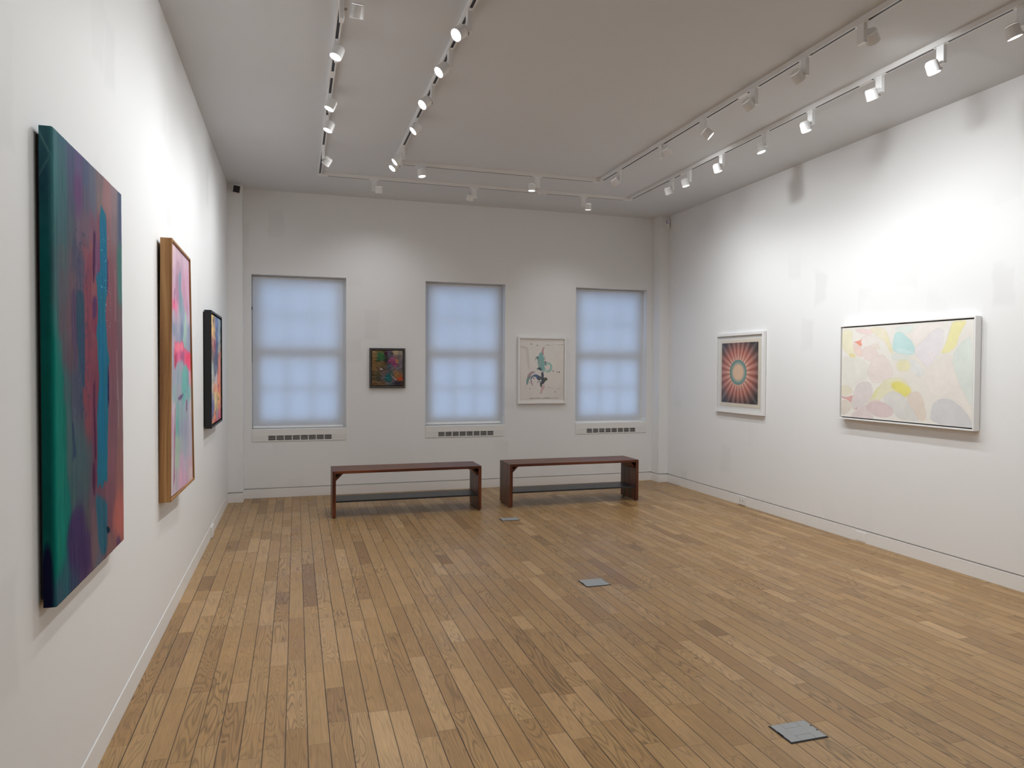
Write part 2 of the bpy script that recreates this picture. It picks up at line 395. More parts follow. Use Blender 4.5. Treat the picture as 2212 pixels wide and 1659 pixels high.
nt.links.new(fr.outputs[0], mx.inputs[0]); nt.links.new(tr.outputs[0], mx.inputs[1]); nt.links.new(gl.outputs[0], mx.inputs[2]); nt.links.new(mx.outputs[0], ou.inputs[0])
SHADE = bpy.data.materials.new('translucent_shade_cloth'); SHADE.use_nodes = True
nt = SHADE.node_tree; nt.nodes.clear()
g = nt.nodes.new('ShaderNodeNewGeometry'); mp = nt.nodes.new('ShaderNodeMapping'); mp.inputs['Scale'].default_value = (900, 900, 12)
nz = nt.nodes.new('ShaderNodeTexNoise'); nz.inputs['Scale'].default_value = 1.0
nt.links.new(g.outputs['Position'], mp.inputs['Vector']); nt.links.new(mp.outputs[0], nz.inputs['Vector'])
mr = nt.nodes.new('ShaderNodeMapRange'); mr.inputs['To Min'].default_value = 0.93; mr.inputs['To Max'].default_value = 1.04; nt.links.new(nz.outputs['Fac'], mr.inputs['Value'])
sv = nt.nodes.new('ShaderNodeVectorMath'); sv.operation = 'SCALE'; sv.inputs[0].default_value = (0.80, 0.80, 0.80); nt.links.new(mr.outputs[0], sv.inputs['Scale'])
df = nt.nodes.new('ShaderNodeBsdfDiffuse'); tl = nt.nodes.new('ShaderNodeBsdfTranslucent'); mx = nt.nodes.new('ShaderNodeMixShader'); mx.inputs[0].default_value = 0.5
ou = nt.nodes.new('ShaderNodeOutputMaterial')
nt.links.new(sv.outputs[0], df.inputs[0]); nt.links.new(sv.outputs[0], tl.inputs[0]); nt.links.new(df.outputs[0], mx.inputs[1]); nt.links.new(tl.outputs[0], mx.inputs[2]); nt.links.new(mx.outputs[0], ou.inputs[0])

where = ['left', 'middle', 'right']
def window(i, a, b):
    o = bpy.data.objects.new('window_%d' % (i + 1), None); COL.objects.link(o); o['kind'] = 'structure'
    cx = (a + b) / 2; yb = D + 0.145; o.location = (cx, yb, WZ0); org = (cx, yb, WZ0)
    mid = 1.66
    mb = MB(org)                                                   # outer frame
    mb.box((a, yb - 0.03, WZ0), (a + 0.035, yb + 0.06, WZ1)); mb.box((b - 0.035, yb - 0.03, WZ0), (b, yb + 0.06, WZ1))
    mb.box((a + 0.035, yb - 0.03, WZ1 - 0.04), (b - 0.035, yb + 0.06, WZ1)); mb.box((a + 0.035, yb - 0.03, WZ0), (b - 0.035, yb + 0.06, WZ0 + 0.03))
    mb.build('window_frame', TRIM, o)
    for k, (z0, z1, yo) in enumerate(((WZ0 + 0.03, mid + 0.06, 0.0), (mid - 0.06, WZ1 - 0.04, 0.026))):
        x0, x1 = a + 0.035, b - 0.035; mb = MB(org); y0, y1 = yb + yo - 0.01, yb + yo + 0.015
        st = 0.065
        mb.box((x0, y0, z0), (x0 + st, y1, z1)); mb.box((x1 - st, y0, z0), (x1, y1, z1))
        lo = 0.075 if k == 0 else 0.12; hi = 0.12 if k == 0 else 0.055
        mb.box((x0 + st, y0, z0), (x1 - st, y1, z0 + lo)); mb.box((x0 + st, y0, z1 - hi), (x1 - st, y1, z1))
        gx0, gx1, gz0, gz1 = x0 + st, x1 - st, z0 + lo, z1 - hi
        for q in (1, 2):
            xm = gx0 + (gx1 - gx0) * q / 3; mb.box((xm - 0.011, y0 + 0.002, gz0), (xm + 0.011, y1 - 0.002, gz1))
        zm = (gz0 + gz1) / 2
        mb.box((gx0, y0 + 0.004, zm - 0.014), (gx1, y1 - 0.004, zm + 0.014))
        sash = mb.build('sash', TRIM, o)
        MB(org).box((gx0, (y0 + y1) / 2 - 0.001, gz0), (gx1, (y0 + y1) / 2 + 0.001, gz1)).build('pane', GLASS, sash)
    # blind
    yf = D + 0.083; ga, gb = [(0.012, 0.032), (0.016, 0.030), (0.030, 0.046)][i]
    zb = [0.815, 0.822, 0.802][i]
    t = thing('roller_blind', ['pale translucent roller blind glowing blue in the left window',
              'pale translucent roller blind in the middle window between two framed works',
              'pale translucent roller blind in the right window, bright gap at its right edge'][i], 'blind', ((a + b) / 2, yf, WZ0), group='roller blinds in the back wall windows')
    org = tuple(t.location)
    xa, xb = a + ga, b - gb
    zr = WZ1 - 0.03
    nx = 24; vs = []; fs = []
    for j in range(nx + 1):                                         # cloth hangs with the slightest cupping
        x = xa + (xb - xa) * j / nx; d = 0.004 * math.cos((j / nx - .5) * math.pi * 2) + 0.004
        for z in np.linspace(zr, zb, 9): vs.append((x - org[0], yf + d * (zr - z) / (zr - zb) - org[1], z - org[2]))
    for j in range(nx):
        for k in range(8): fs.append((j*9 + k, (j+1)*9 + k, (j+1)*9 + k + 1, j*9 + k + 1))
    cl = link('blind_cloth', mesh('blind_cloth', vs, fs), SHADE, t, smooth=True)
    MB(org).box((xa, yf - 0.004, zb - 0.024), (xb, yf + 0.010, zb)).build('bottom_bar', METW, t, bevel=0.003)
    MB(org).lathe([(0.018, 0), (0.018, xb - xa)], axis=0, cen=(xa, yf + 0.018, zr), n=16).build('roller_tube', METW, t)
    mb = MB(org).lathe([(0.0016, 0), (0.0016, 0.95)], cen=(a + 0.006, yf - 0.02, WZ1 - 1.0), n=6).box((a + 0.001, yf - 0.028, WZ1 - 0.40), (a + 0.009, yf - 0.012, WZ1 - 0.365))
    if i == 0: mb.build('pull_cord', BLKP, t)
    # grille cover
    cx = (a + b) / 2; vx = [0.7605, 2.724, 4.682][i]
    t = thing('grille_cover', 'white convector cover with dark louvred slots under the %s window' % where[i], 'vent cover', (cx, D, CZ0), group='grille covers under the windows')
    org = (cx, D, CZ0); f0, f1 = D - 0.006, D + 0.016; gz0, gz1 = 0.6555, 0.7095
    x0, x1 = a + 0.001, b - 0.001
    mb = MB(org).box((x0, f0, gz1), (x1, D + 0.06, WZ0 - 0.0)).box((x0, f0, CZ0 + 0.002), (x1, f1, gz0))
    mb.box((x0, f0, gz0), (x0 + 0.006, f1, gz1)).box((x1 - 0.006, f0, gz0), (x1, f1, gz1))
    va, vb = vx - 0.350, vx + 0.350
    mb.box((x0 + 0.006, f0 + 0.003, gz0), (va - 0.004, f1, gz1)).box((vb + 0.004, f0 + 0.003, gz0), (x1 - 0.006, f1, gz1))
    mb.build('cover_panel', TRIM, t, bevel=0.0012)
    for u0, u1 in ((x0 + 0.006, va - 0.004), (vb + 0.004, x1 - 0.006)):   # closed louvres left and right of the slots
        mb = MB(org).box((u0, f0 + 0.0022, gz0), (u1, f0 + 0.0030, gz1))
        for k in range(5):
            z = gz0 + 0.0054 + k * 0.0108; mb.box((u0, f0 - 0.0002, z - 0.0042), (u1, f0 + 0.0024, z + 0.0042))
        mb.build('louvre_strip', TRIM, t)
    pitch = (vb - va + 0.0095) / 8
    for k in range(8):
        s0 = va + k * pitch; s1 = s0 + pitch - 0.0095
        mb = MB(org)
        mb.box((s0 - 0.0045, f0, gz0), (s0, f1, gz1)).box((s1, f0, gz0), (s1 + 0.0045, f1, gz1))
        for q in range(4):
            z = gz0 + (q + 1) * (gz1 - gz0) / 5; mb.box((s0, f0 + 0.003, z - 0.0009), (s1, f0 + 0.010, z + 0.0009))
        fr = mb.build('vent_slot', TRIM, t)
        MB(org).box((s0, f1 + 0.004, gz0), (s1, f1 + 0.006, gz1)).build('dark_cavity', mat_vent, fr)
mat_vent = mat('vent_cavity_grey', (0.06, 0.058, 0.05), 0.7, vary=0.3, vscale=20)
for i, (a, b) in enumerate(WIN): window(i, a, b)

# ------------------------------------------------------------------ wall fittings
def rbox(cx, cy_, cz, sx, sy, sz, org, mb=None):
    return (mb or MB(org)).box((cx - sx/2, cy_ - sy/2, cz - sz/2), (cx + sx/2, cy_ + sy/2, cz + sz/2))
t = thing('power_outlet', 'white double power outlet set in the right baseboard', 'outlet', (W, 6.645, 0.01))
org = tuple(t.location)
rbox(W - 0.0055, 6.645, 0.052, 0.008, 0.128, 0.092, org).build('cover_plate', PLAS, t, bevel=0.002)
for dy in (-0.024, 0.024):
    s = rbox(W - 0.0100, 6.645 + dy, 0.050, 0.002, 0.034, 0.036, org).build('socket', PLAS, t, bevel=0.001)
    mb = MB(org)
    for dz in (-0.007, 0.007): rbox(W - 0.0112, 6.645 + dy, 0.050 + dz, 0.0008, 0.014, 0.0050, org, mb)
    mb.build('slot', BLKP, s)
t = thing('blank_outlet_plate', 'painted-over outlet plate in the baseboard below the large pastel painting', 'outlet', (W, 4.94, 0.01))
org = tuple(t.location)
rbox(W - 0.003, 4.94, 0.050, 0.004, 0.112, 0.076, org).build('cover_plate', TRIM, t, bevel=0.0015)
rbox(W - 0.0056, 4.94, 0.050, 0.002, 0.03, 0.006, org).build('socket', PLAS, t, bevel=0.0008)
t = thing('wall_outlet', 'small white outlet box at the foot of the left wall', 'outlet', (0, 6.68, 0.01))
org = tuple(t.location)
rbox(0.008, 6.68, 0.052, 0.012, 0.16, 0.096, org).build('cover_plate', PLAS, t, bevel=0.002)
rbox(0.0148, 6.68, 0.052, 0.002, 0.07, 0.036, org).build('socket', TRIM, t, bevel=0.001)

t = thing('security_camera', 'small white security camera with square black lens in the left ceiling corner', 'camera', (0.094, D - CDL, 3.42))
R_ = Matrix.Rotation(math.radians(7), 4, 'Y') @ Matrix.Rotation(math.radians(8), 4, 'Z')
hb = MB().box((-0.039, -0.055, -0.041), (0.039, -0.012, 0.041)).build('housing', PLAS, t, bevel=0.011); hb.matrix_local = R_
fp = MB().box((-0.0335, -0.0565, -0.0365), (0.0335, -0.0535, 0.0365)).build('lens_panel', BLKP, hb, bevel=0.007)
MB().lathe([(0.012, -0.014), (0.012, 0.0)], axis=1, n=16).build('mount', PLAS, t)
t = thing('motion_sensor', 'small white motion sensor with a blue light high in the right corner', 'sensor', (5.352, D - CDR, 3.385))
bd = MB()
pr = [(-0.038, -0.060), (0.038, -0.060), (0.038, 0.035)]
poly = [(-0.034, 0, 0.060), (0.034, 0, 0.060), (0.036, 0, -0.040), (0.026, 0, -0.056), (0, 0, -0.062), (-0.026, 0, -0.056), (-0.036, 0, -0.040)]
bd.prism(poly, (0, -0.034, 0)); bo = bd.build('housing', PLAS, t, bevel=0.004)
MB().lathe([(0.017, 0.0), (0.015, -0.005), (0.008, -0.008)], axis=1, cen=(0, -0.034, 0.022), n=18).build('sensor_lens', mat('smoked_lens', (0.12, 0.12, 0.2), 0.15, vary=0.05), t)
MB().lathe([(0.0035, 0), (0.003, -0.002)], axis=1, cen=(0, -0.042, 0.022), n=10).build('indicator_light', emis('blue_led', (0.45, 0.5, 1.0), 3.5), t)

# ------------------------------------------------------------------ benches
def bench_wood(name, ax): return wood(name, s2l((48, 18, 7)), s2l((84, 38, 19)), s2l((122, 66, 38)), ax, 0.36, 1.0, 0.5)
BWX = bench_wood('red_brown_timber_long_grain', 0); BWZ = bench_wood('red_brown_timber_upright_grain', 2)
BSH = wood('black_stained_shelf', (0.010, 0.011, 0.013), (0.016, 0.018, 0.021), (0.026, 0.028, 0.032), 0, 0.38)
def bench(x0, x1, y0, y1, label):
    t = thing('wooden_bench', label, 'bench', ((x0 + x1) / 2, (y0 + y1) / 2, 0), group='benches below the windows'); org = tuple(t.location)
    h, tt, tl = 0.468, 0.028, 0.033
    n = 4; w = (y1 - y0) / n; mb = MB(org)
    for k in range(n):                                              # glued boards of the top, mitred into the ends
        a, b = y0 + k * w, y0 + (k + 1) * w
        mb.prism([(x0, a, h), (x0 + tl, a, h - tt), (x1 - tl, a, h - tt), (x1, a, h)], (0, b - a - 0.0006, 0))
    mb.build('seat', BWX, t, bevel=0.0022)
    for sx, xe in ((1, x0), (-1, x1)):
        mb = MB(org)
        for k in range(n):
            a, b = y0 + k * w, y0 + (k + 1) * w
            mb.prism([(xe, a, h - 0.0006), (xe + sx * tl, a, h - tt - 0.0006), (xe + sx * tl, a, 0.010), (xe, a, 0.010)], (0, b - a - 0.0006, 0))
        lg = mb.build('end_panel', BWZ, t, bevel=0.0022)
        for yy in (y0 + 0.05, y1 - 0.05): MB(org).lathe([(0.013, 0.0), (0.013, 0.0098)], cen=(xe + sx * tl / 2, yy, 0), n=14).build('foot_pad', BLKP, lg)
        xi = xe + sx * tl; zu = h - tt; q = 0.078; r_ = 0.030
        mb = MB(org).prism([(xi, y0 + 0.04, zu - q), (xi, y0 + 0.04, zu - q + r_), (xi + sx * (q - r_), y0 + 0.04, zu), (xi + sx * q, y0 + 0.04, zu)], (0, 0.28, 0))
        mb.build('corner_brace', BWZ, t, bevel=0.0012)
    MB(org).box((x0 + tl, y0 + 0.028, 0.149), (x1 - tl, y1 - 0.045, 0.165)).build('shelf', BSH, t, bevel=0.0015, label='black-stained lower shelf')
    return t
bench(1.056, 2.574, 7.150, 7.540, 'low red-brown wooden bench on the left, in front of the small dark painting')
bench(2.894, 4.414, 7.178, 7.566, 'low red-brown wooden bench on the right, near the right wall')

# ------------------------------------------------------------------ floor boxes
FBX = mat('grey_floor_box_plastic', s2l((150, 152, 152)), 0.42, vary=0.04, vscale=30, bump=0.1, bscale=900)
FBD = mat('dark_gap_rubber', (0.012, 0.012, 0.014), 0.6, vary=0.1)
def floorbox(x0, x1, y0, y1, label):
    t = thing('floor_socket_box', label, 'floor box', ((x0 + x1) / 2, (y0 + y1) / 2, 0), group='grey floor boxes in the wooden floor'); org = tuple(t.location)
    MB(org).box((x0 - 0.003, y0 - 0.003, 0.0003), (x1 + 0.003, y1 + 0.003, 0.0022)).build('frame', FBD, t, bevel=0.001)
    w, d = x1 - x0, y1 - y0; z0, z1 = 0.0022, 0.0052; g = 0.0011
    fw, fd = 0.42 * w, 0.27 * d; xc0, xc1 = x0 + w * 0.28, x0 + w * 0.28 + fw
    l_ = 0.003; mb = MB(org)
    X0, X1, Y0, Y1 = x0 + l_, x1 - l_, y0 + l_, y1 - l_
    # lid cut around the two cable flaps and the latch notches
    mb.box((X0, Y0, z0), (xc0 - g, Y1, z1)); mb.box((xc1 + g, Y0, z0), (X1 - 0.008, Y1, z1))
    mb.box((xc0 - g, Y0 + fd + g, z0), (xc1 + g, Y1 - fd - g, z1))
    for a, b in ((Y0, Y0 + d*.34), (Y0 + d*.40, Y0 + d*.60), (Y0 + d*.66, Y1)): mb.box((X1 - 0.008, a, z0), (X1, b, z1))
    mb.build('lid', FBX, t, bevel=0.0005)
    for a, b in ((Y0, Y0 + fd), (Y1 - fd, Y1)): MB(org).box((xc0, a, z0), (xc1, b, z1)).build('cable_flap', FBX, t, bevel=0.0005)
    MB(org).box((x0 - 0.001, (y0 + y1) / 2 - 0.018, z0), (X0 - 0.0002, (y0 + y1) / 2 + 0.014, z1 + 0.0012)).build('latch', FBD, t)
floorbox(2.607, 2.783, 2.338, 2.478, 'grey floor socket box nearest the viewer')
floorbox(2.614, 2.792, 4.433, 4.587, 'grey floor socket box in the middle of the floor, second from the viewer')
floorbox(2.642, 2.820, 6.586, 6.704, 'grey floor socket box farthest from the viewer, in front of the benches')

# paint samples and patches of the seven works: (u, v, r, g, b) and (outline, colour, cover, edge)
P1S=[(0.003,0.024,72,105,112),(0.105,0.005,70,95,110),(0.215,-0.015,85,85,110),(0,0.082,70,108,112),(0.102,0.065,72,98,105),(0.212,0.047,88,82,110),(0.301,0.033,105,80,115),(0.395,0.018,90,85,110),(-0.002,0.12,68,105,110),(0.1,0.105,68,98,102),(0.21,0.089,85,82,105),(0.299,0.076,110,70,105),(0.393,0.062,88,85,108),(0.494,0.047,105,95,110),(0.602,0.031,130,100,105),(-0.003,0.149,66,102,106),(0.098,0.135,70,95,102),(0.208,0.12,85,80,98),(0.297,0.108,112,72,105),(0.391,0.095,100,85,100),(0.492,0.082,105,95,110),(0.6,0.067,140,105,105),(0.716,0.051,165,110,110),(0.841,0.034,150,115,120),(0.995,0.013,85,85,110),(-0.006,0.216,64,95,98),(0.095,0.205,72,92,98),(0.205,0.193,90,88,96),(0.293,0.183,115,85,100),(0.387,0.173,120,88,100),(0.488,0.162,130,80,95),(0.596,0.15,140,75,88),(0.712,0.137,150,95,100),(0.836,0.123,140,105,110),(0.99,0.107,88,82,108),(-0.009,0.273,72,88,95),(0.092,0.265,88,88,92),(0.201,0.255,105,80,90),(0.29,0.247,115,75,88),(0.384,0.239,145,78,88),(0.484,0.23,150,75,85),(0.592,0.221,125,60,85),(0.708,0.211,150,85,92),(0.832,0.2,140,90,95),(0.985,0.187,90,110,108),(-0.012,0.331,72,95,98),(0.089,0.324,95,82,90),(0.198,0.317,115,80,88),(0.286,0.311,105,75,90),(0.38,0.305,140,72,82),(0.481,0.299,150,78,84),(0.588,0.292,110,55,85),(0.704,0.285,145,78,88),(0.828,0.276,140,82,88),(0.981,0.267,80,110,105),(-0.016,0.407,60,110,108),(0.085,0.404,100,78,85),(0.166,0.401,115,75,84),(0.234,0.399,80,65,88),(0.313,0.396,70,85,100),(0.389,0.393,140,68,78),(0.476,0.39,150,68,75),(0.583,0.387,130,55,75),(0.823,0.378,135,75,85),(0.975,0.373,120,85,90),(-0.019,0.465,25,110,100),(0.046,0.464,60,100,98),(0.108,0.463,95,78,85),(0.163,0.463,105,72,82),(0.237,0.462,95,65,85),(0.309,0.461,65,80,95),(0.392,0.46,140,65,75),(0.472,0.459,135,60,72),(0.818,0.455,130,70,80),(0.971,0.453,125,80,88),(-0.023,0.541,0,110,100),(0.067,0.543,15,105,95),(0.12,0.544,75,90,95),(0.215,0.546,80,75,90),(0.286,0.547,75,70,90),(0.374,0.548,140,62,72),(0.468,0.55,125,55,72),(0.813,0.556,125,75,85),(0.965,0.559,130,85,90),(-0.027,0.618,0,112,100),(0.089,0.623,5,100,90),(0.143,0.626,75,90,92),(0.222,0.63,85,80,92),(0.3,0.634,85,75,88),(0.396,0.638,135,62,72),(0.498,0.643,120,50,70),(0.808,0.658,125,78,88),(0.959,0.665,140,90,90),(-0.031,0.694,0,110,98),(0.091,0.704,5,98,90),(0.15,0.708,70,88,88),(0.236,0.715,72,85,92),(0.327,0.722,80,82,92),(0.424,0.73,95,75,85),(0.507,0.736,115,55,75),(0.76,0.756,135,78,88),(0.953,0.772,150,90,88),(-0.034,0.771,0,112,100),(0.119,0.787,5,100,92),(0.191,0.795,70,85,88),(0.249,0.801,75,70,88),(0.354,0.813,85,75,85),(0.453,0.824,110,75,88),(0.755,0.857,130,75,85),(0.948,0.878,165,90,85),(-0.036,0.809,0,110,98),(0.116,0.828,5,98,90),(0.2,0.838,70,60,90),(0.289,0.849,70,50,85),(0.384,0.861,90,75,80),(0.472,0.872,120,80,88),(0.735,0.905,125,70,82),(0.945,0.931,185,98,88),(-0.039,0.866,0,108,98),(0.087,0.884,5,92,88),(0.168,0.896,60,60,88),(0.255,0.909,65,50,82),(0.381,0.928,85,55,85),(0.482,0.943,120,85,90),(0.731,0.979,140,90,88),(0.94,1.01,165,90,88),(-0.042,0.923,20,100,95),(0.084,0.944,45,85,95),(0.194,0.963,60,65,90),(0.313,0.984,85,55,88),(0.41,1,100,65,90),(0.514,1.018,100,90,105),(-0.045,0.98,60,85,100),(0.029,0.995,55,80,95)]
P1P=[([(-0.037,0.351),(0.03,0.464),(0.063,0.533),(0.09,0.603),(0.103,0.664),(0.084,0.733),(0.102,0.785),(0.122,0.828),(0.098,0.876),(0.064,0.911),(0.007,0.931),(-0.067,0.938)],(0,112,98),0.92,0.05),
([(0.125,0.666),(0.24,0.631),(0.363,0.648),(0.427,0.685),(0.421,0.798),(0.322,0.809),(0.202,0.796),(0.148,0.749)],(76,88,92),0.7,0.06),
([(0.143,0.841),(0.201,0.822),(0.272,0.818),(0.346,0.845),(0.382,0.894),(0.412,0.955),(0.411,0.989),(0.252,0.973),(0.139,0.923),(0.114,0.878)],(70,44,84),0.85,0.05),
([(0.377,0.24),(0.486,0.207),(0.487,0.321),(0.472,0.459),(0.473,0.573),(0.455,0.652),(0.397,0.616),(0.355,0.537),(0.363,0.394)],(138,60,76),0.8,0.03),
([(0.84,0.859),(1.005,0.864),(0.999,0.978),(0.834,0.971),(0.751,0.932)],(192,95,88),0.8,0.05),
([(0.702,0.017),(0.842,0.021),(0.838,0.085),(0.729,0.111),(0.653,0.072)],(168,110,114),0.6,0.06),
([(0.246,0.063),(0.325,0.042),(0.361,0.072),(0.334,0.103),(0.273,0.113),(0.238,0.095)],(112,64,108),0.6,0.05),
([(0.724,0.209),(0.858,0.198),(0.866,0.377),(0.852,0.634),(0.811,0.76),(0.724,0.803),(0.74,0.505),(0.747,0.381)],(138,76,86),0.5,0.05),
([(0.622,0.079),(0.659,0.089),(0.714,0.098),(0.71,0.162),(0.716,0.21),(0.721,0.259),(0.72,0.29),(0.694,0.322),(0.676,0.371),(0.704,0.425),(0.711,0.456),(0.742,0.474),(0.716,0.499),(0.714,0.542),(0.72,0.592),(0.709,0.629),(0.698,0.702),(0.694,0.764),(0.684,0.812),(0.645,0.79),(0.606,0.816),(0.57,0.789),(0.531,0.815),(0.527,0.761),(0.538,0.692),(0.534,0.621),(0.544,0.587),(0.568,0.54),(0.556,0.493),(0.551,0.44),(0.531,0.417),(0.532,0.4),(0.554,0.388),(0.564,0.329),(0.551,0.3),(0.531,0.278),(0.539,0.26),(0.598,0.251),(0.6,0.208),(0.596,0.15),(0.598,0.114)],(24,98,122),0.95,0.006),
([(0.503,0.816),(0.531,0.82),(0.682,0.851),(0.688,0.886),(0.675,0.971),(0.643,0.991),(0.575,0.975),(0.539,0.939),(0.507,0.865)],(34,88,108),0.85,0.02),
([(0.62,0.112),(0.682,0.11),(0.692,0.212),(0.68,0.286),(0.625,0.313),(0.581,0.292),(0.621,0.242),(0.61,0.172)],(20,100,140),0.5,0.02),
([(0.577,0.375),(0.652,0.372),(0.663,0.457),(0.626,0.577),(0.65,0.699),(0.602,0.744),(0.564,0.623),(0.599,0.505)],(10,95,135),0.6,0.02),
([(0.494,0.172),(0.531,0.151),(0.534,0.226),(0.509,0.288),(0.481,0.287)],(78,35,72),0.95,0.012),
([(0.529,0.18),(0.587,0.174),(0.575,0.258),(0.524,0.273)],(125,70,105),0.7,0.02),
([(0.479,0.327),(0.515,0.32),(0.55,0.329),(0.541,0.365),(0.498,0.378),(0.477,0.379)],(88,42,85),0.9,0.012),
([(0.477,0.379),(0.547,0.376),(0.531,0.412),(0.482,0.413)],(135,50,75),0.8,0.01),
([(0.483,0.528),(0.504,0.528),(0.506,0.62),(0.522,0.726),(0.493,0.735),(0.482,0.665),(0.472,0.596)],(78,25,55),0.95,0.008),
([(0.458,0.733),(0.493,0.735),(0.496,0.805),(0.474,0.82),(0.456,0.778)],(80,30,60),0.9,0.008),
([(0.709,0.493),(0.732,0.505),(0.736,0.58),(0.71,0.616),(0.705,0.567)],(30,20,70),0.95,0.006),
([(0.708,0.211),(0.732,0.215),(0.728,0.283),(0.711,0.309)],(85,45,90),0.8,0.006),
([(0.256,0.32),(0.342,0.317),(0.354,0.329),(0.357,0.394),(0.355,0.537),(0.33,0.546),(0.289,0.493),(0.262,0.44),(0.247,0.388)],(50,70,88),0.95,0.012),
([(0.306,0.396),(0.356,0.4),(0.355,0.543),(0.324,0.537)],(50,65,95),0.8,0.02),
([(0.192,0.32),(0.256,0.322),(0.258,0.398),(0.243,0.462),(0.208,0.462),(0.188,0.4)],(92,62,88),0.8,0.01),
([(0.216,0.191),(0.256,0.203),(0.303,0.225),(0.365,0.224),(0.367,0.306),(0.317,0.318),(0.257,0.292),(0.207,0.254)],(85,75,98),0.65,0.03),
([(0.189,0.613),(0.21,0.64),(0.226,0.672),(0.242,0.7),(0.207,0.702),(0.184,0.711),(0.197,0.67)],(45,60,85),0.85,0.01),
([(0.654,0.915),(0.71,0.926),(0.734,0.937),(0.693,0.94),(0.669,0.933)],(5,35,55),1,0.006),
([(0.852,0.971),(0.905,0.976),(0.941,1.003),(0.912,1.019),(0.849,1.016)],(90,55,90),0.8,0.02),
([(0.239,0.085),(0.311,0.069),(0.347,0.09),(0.297,0.11),(0.226,0.112)],(112,65,105),0.4,0.05),
([(0.904,0.168),(0.997,0.146),(0.998,0.292),(0.941,0.322),(0.909,0.245)],(75,108,105),0.8,0.04)]
P2S=[(0.139,0.005,225,195,200),(0.379,0.015,205,175,185),(0.773,0.027,205,175,190),(0.163,0.059,215,185,195),(0.375,0.082,185,150,165),(0.76,0.098,205,160,180),(0.164,0.132,205,170,190),(0.325,0.142,178,138,160),(0.445,0.135,140,150,165),(0.62,0.145,200,150,170),(0.949,0.129,205,160,180),(0.165,0.206,210,170,190),(0.323,0.198,188,138,165),(0.49,0.191,135,155,165),(0.743,0.2,205,155,175),(0.963,0.19,205,165,185),(0.165,0.233,238,110,145),(0.276,0.238,228,145,170),(0.487,0.23,140,160,165),(0.845,0.226,190,150,175),(0.166,0.279,190,175,190),(0.366,0.282,185,170,185),(0.606,0.265,150,160,180),(0.756,0.28,175,195,190),(0.945,0.264,200,175,190),(0.166,0.335,150,155,175),(0.363,0.339,165,165,180),(0.549,0.335,125,140,165),(0.725,0.311,170,190,185),(0.904,0.327,150,155,175),(0.167,0.381,185,170,185),(0.361,0.377,150,155,175),(0.666,0.372,150,180,175),(0.865,0.389,150,155,175),(0.168,0.519,165,165,180),(0.356,0.52,150,165,175),(0.511,0.502,160,160,170),(0.647,0.526,110,175,170),(0.837,0.544,130,160,165),(0.967,0.524,225,150,170),(0.209,0.594,150,175,175),(0.374,0.597,165,165,175),(0.615,0.601,105,175,168),(0.874,0.606,125,175,170),(0.169,0.668,205,185,195),(0.329,0.673,130,175,170),(0.497,0.677,150,170,175),(0.722,0.664,160,170,180),(0.936,0.67,190,180,190),(0.094,0.721,205,160,185),(0.17,0.723,190,190,195),(0.287,0.728,110,175,165),(0.45,0.744,150,160,175),(0.664,0.763,160,160,180),(0.892,0.772,180,175,190),(0.096,0.812,200,180,190),(0.286,0.813,165,190,170),(0.446,0.812,165,175,175),(0.654,0.843,165,170,185),(0.923,0.857,190,180,190),(0.098,0.868,205,190,195),(0.284,0.879,175,195,175),(0.482,0.892,200,170,190),(0.69,0.905,190,175,190),(0.912,0.919,205,175,185),(0.1,0.941,205,195,200),(0.283,0.936,190,175,185),(0.438,0.948,215,170,190),(0.641,0.962,205,165,190),(0.906,0.95,215,190,190),(0.101,0.989,205,190,200)]
P2P=[([(0.167,0.394),(0.295,0.388),(0.428,0.392),(0.522,0.379),(0.616,0.385),(0.662,0.402),(0.785,0.411),(0.833,0.425),(1.044,0.419),(1.023,0.507),(0.894,0.503),(0.701,0.474),(0.515,0.459),(0.358,0.461),(0.25,0.486),(0.168,0.488)],(225,95,130),0.95,0.02),
([(0.188,0.393),(0.339,0.389),(0.474,0.393),(0.593,0.379),(0.636,0.418),(0.426,0.424),(0.209,0.427)],(245,130,150),0.9,0.02),
([(0.732,0.43),(1.043,0.423),(1.024,0.503),(0.846,0.492),(0.703,0.462)],(240,75,110),0.9,0.03),
([(0.188,0.434),(0.315,0.433),(0.315,0.463),(0.23,0.486),(0.168,0.482)],(180,65,95),0.9,0.03),
([(0.494,0.424),(0.635,0.426),(0.63,0.468),(0.469,0.459)],(140,85,125),0.85,0.05),
([(0.315,0.437),(0.471,0.428),(0.469,0.457),(0.336,0.46)],(225,110,155),0.85,0.05),
([(0.534,0.502),(0.699,0.486),(0.819,0.503),(0.757,0.584),(0.681,0.623),(0.547,0.6),(0.53,0.541)],(105,178,168),0.8,0.06),
([(0.331,0.623),(0.459,0.61),(0.592,0.601),(0.709,0.587),(0.732,0.595),(0.591,0.611),(0.458,0.622)],(95,60,105),0.95,0.015),
([(0.726,0.636),(0.773,0.637),(0.767,0.675),(0.719,0.684)],(120,70,110),0.8,0.015),
([(0.189,0.65),(0.229,0.651),(0.209,0.8),(0.172,0.994),(0.145,0.991),(0.171,0.798)],(155,85,115),0.85,0.012),
([(0.424,0.088),(0.524,0.092),(0.518,0.151),(0.562,0.207),(0.51,0.244),(0.438,0.241),(0.394,0.176)],(130,150,165),0.85,0.04),
([(0.187,0.171),(0.232,0.169),(0.187,0.232),(0.154,0.234)],(90,80,110),0.8,0.015),
([(0.73,0.281),(0.831,0.298),(0.72,0.341),(0.691,0.374),(0.617,0.379),(0.672,0.332)],(170,200,180),0.8,0.03)]
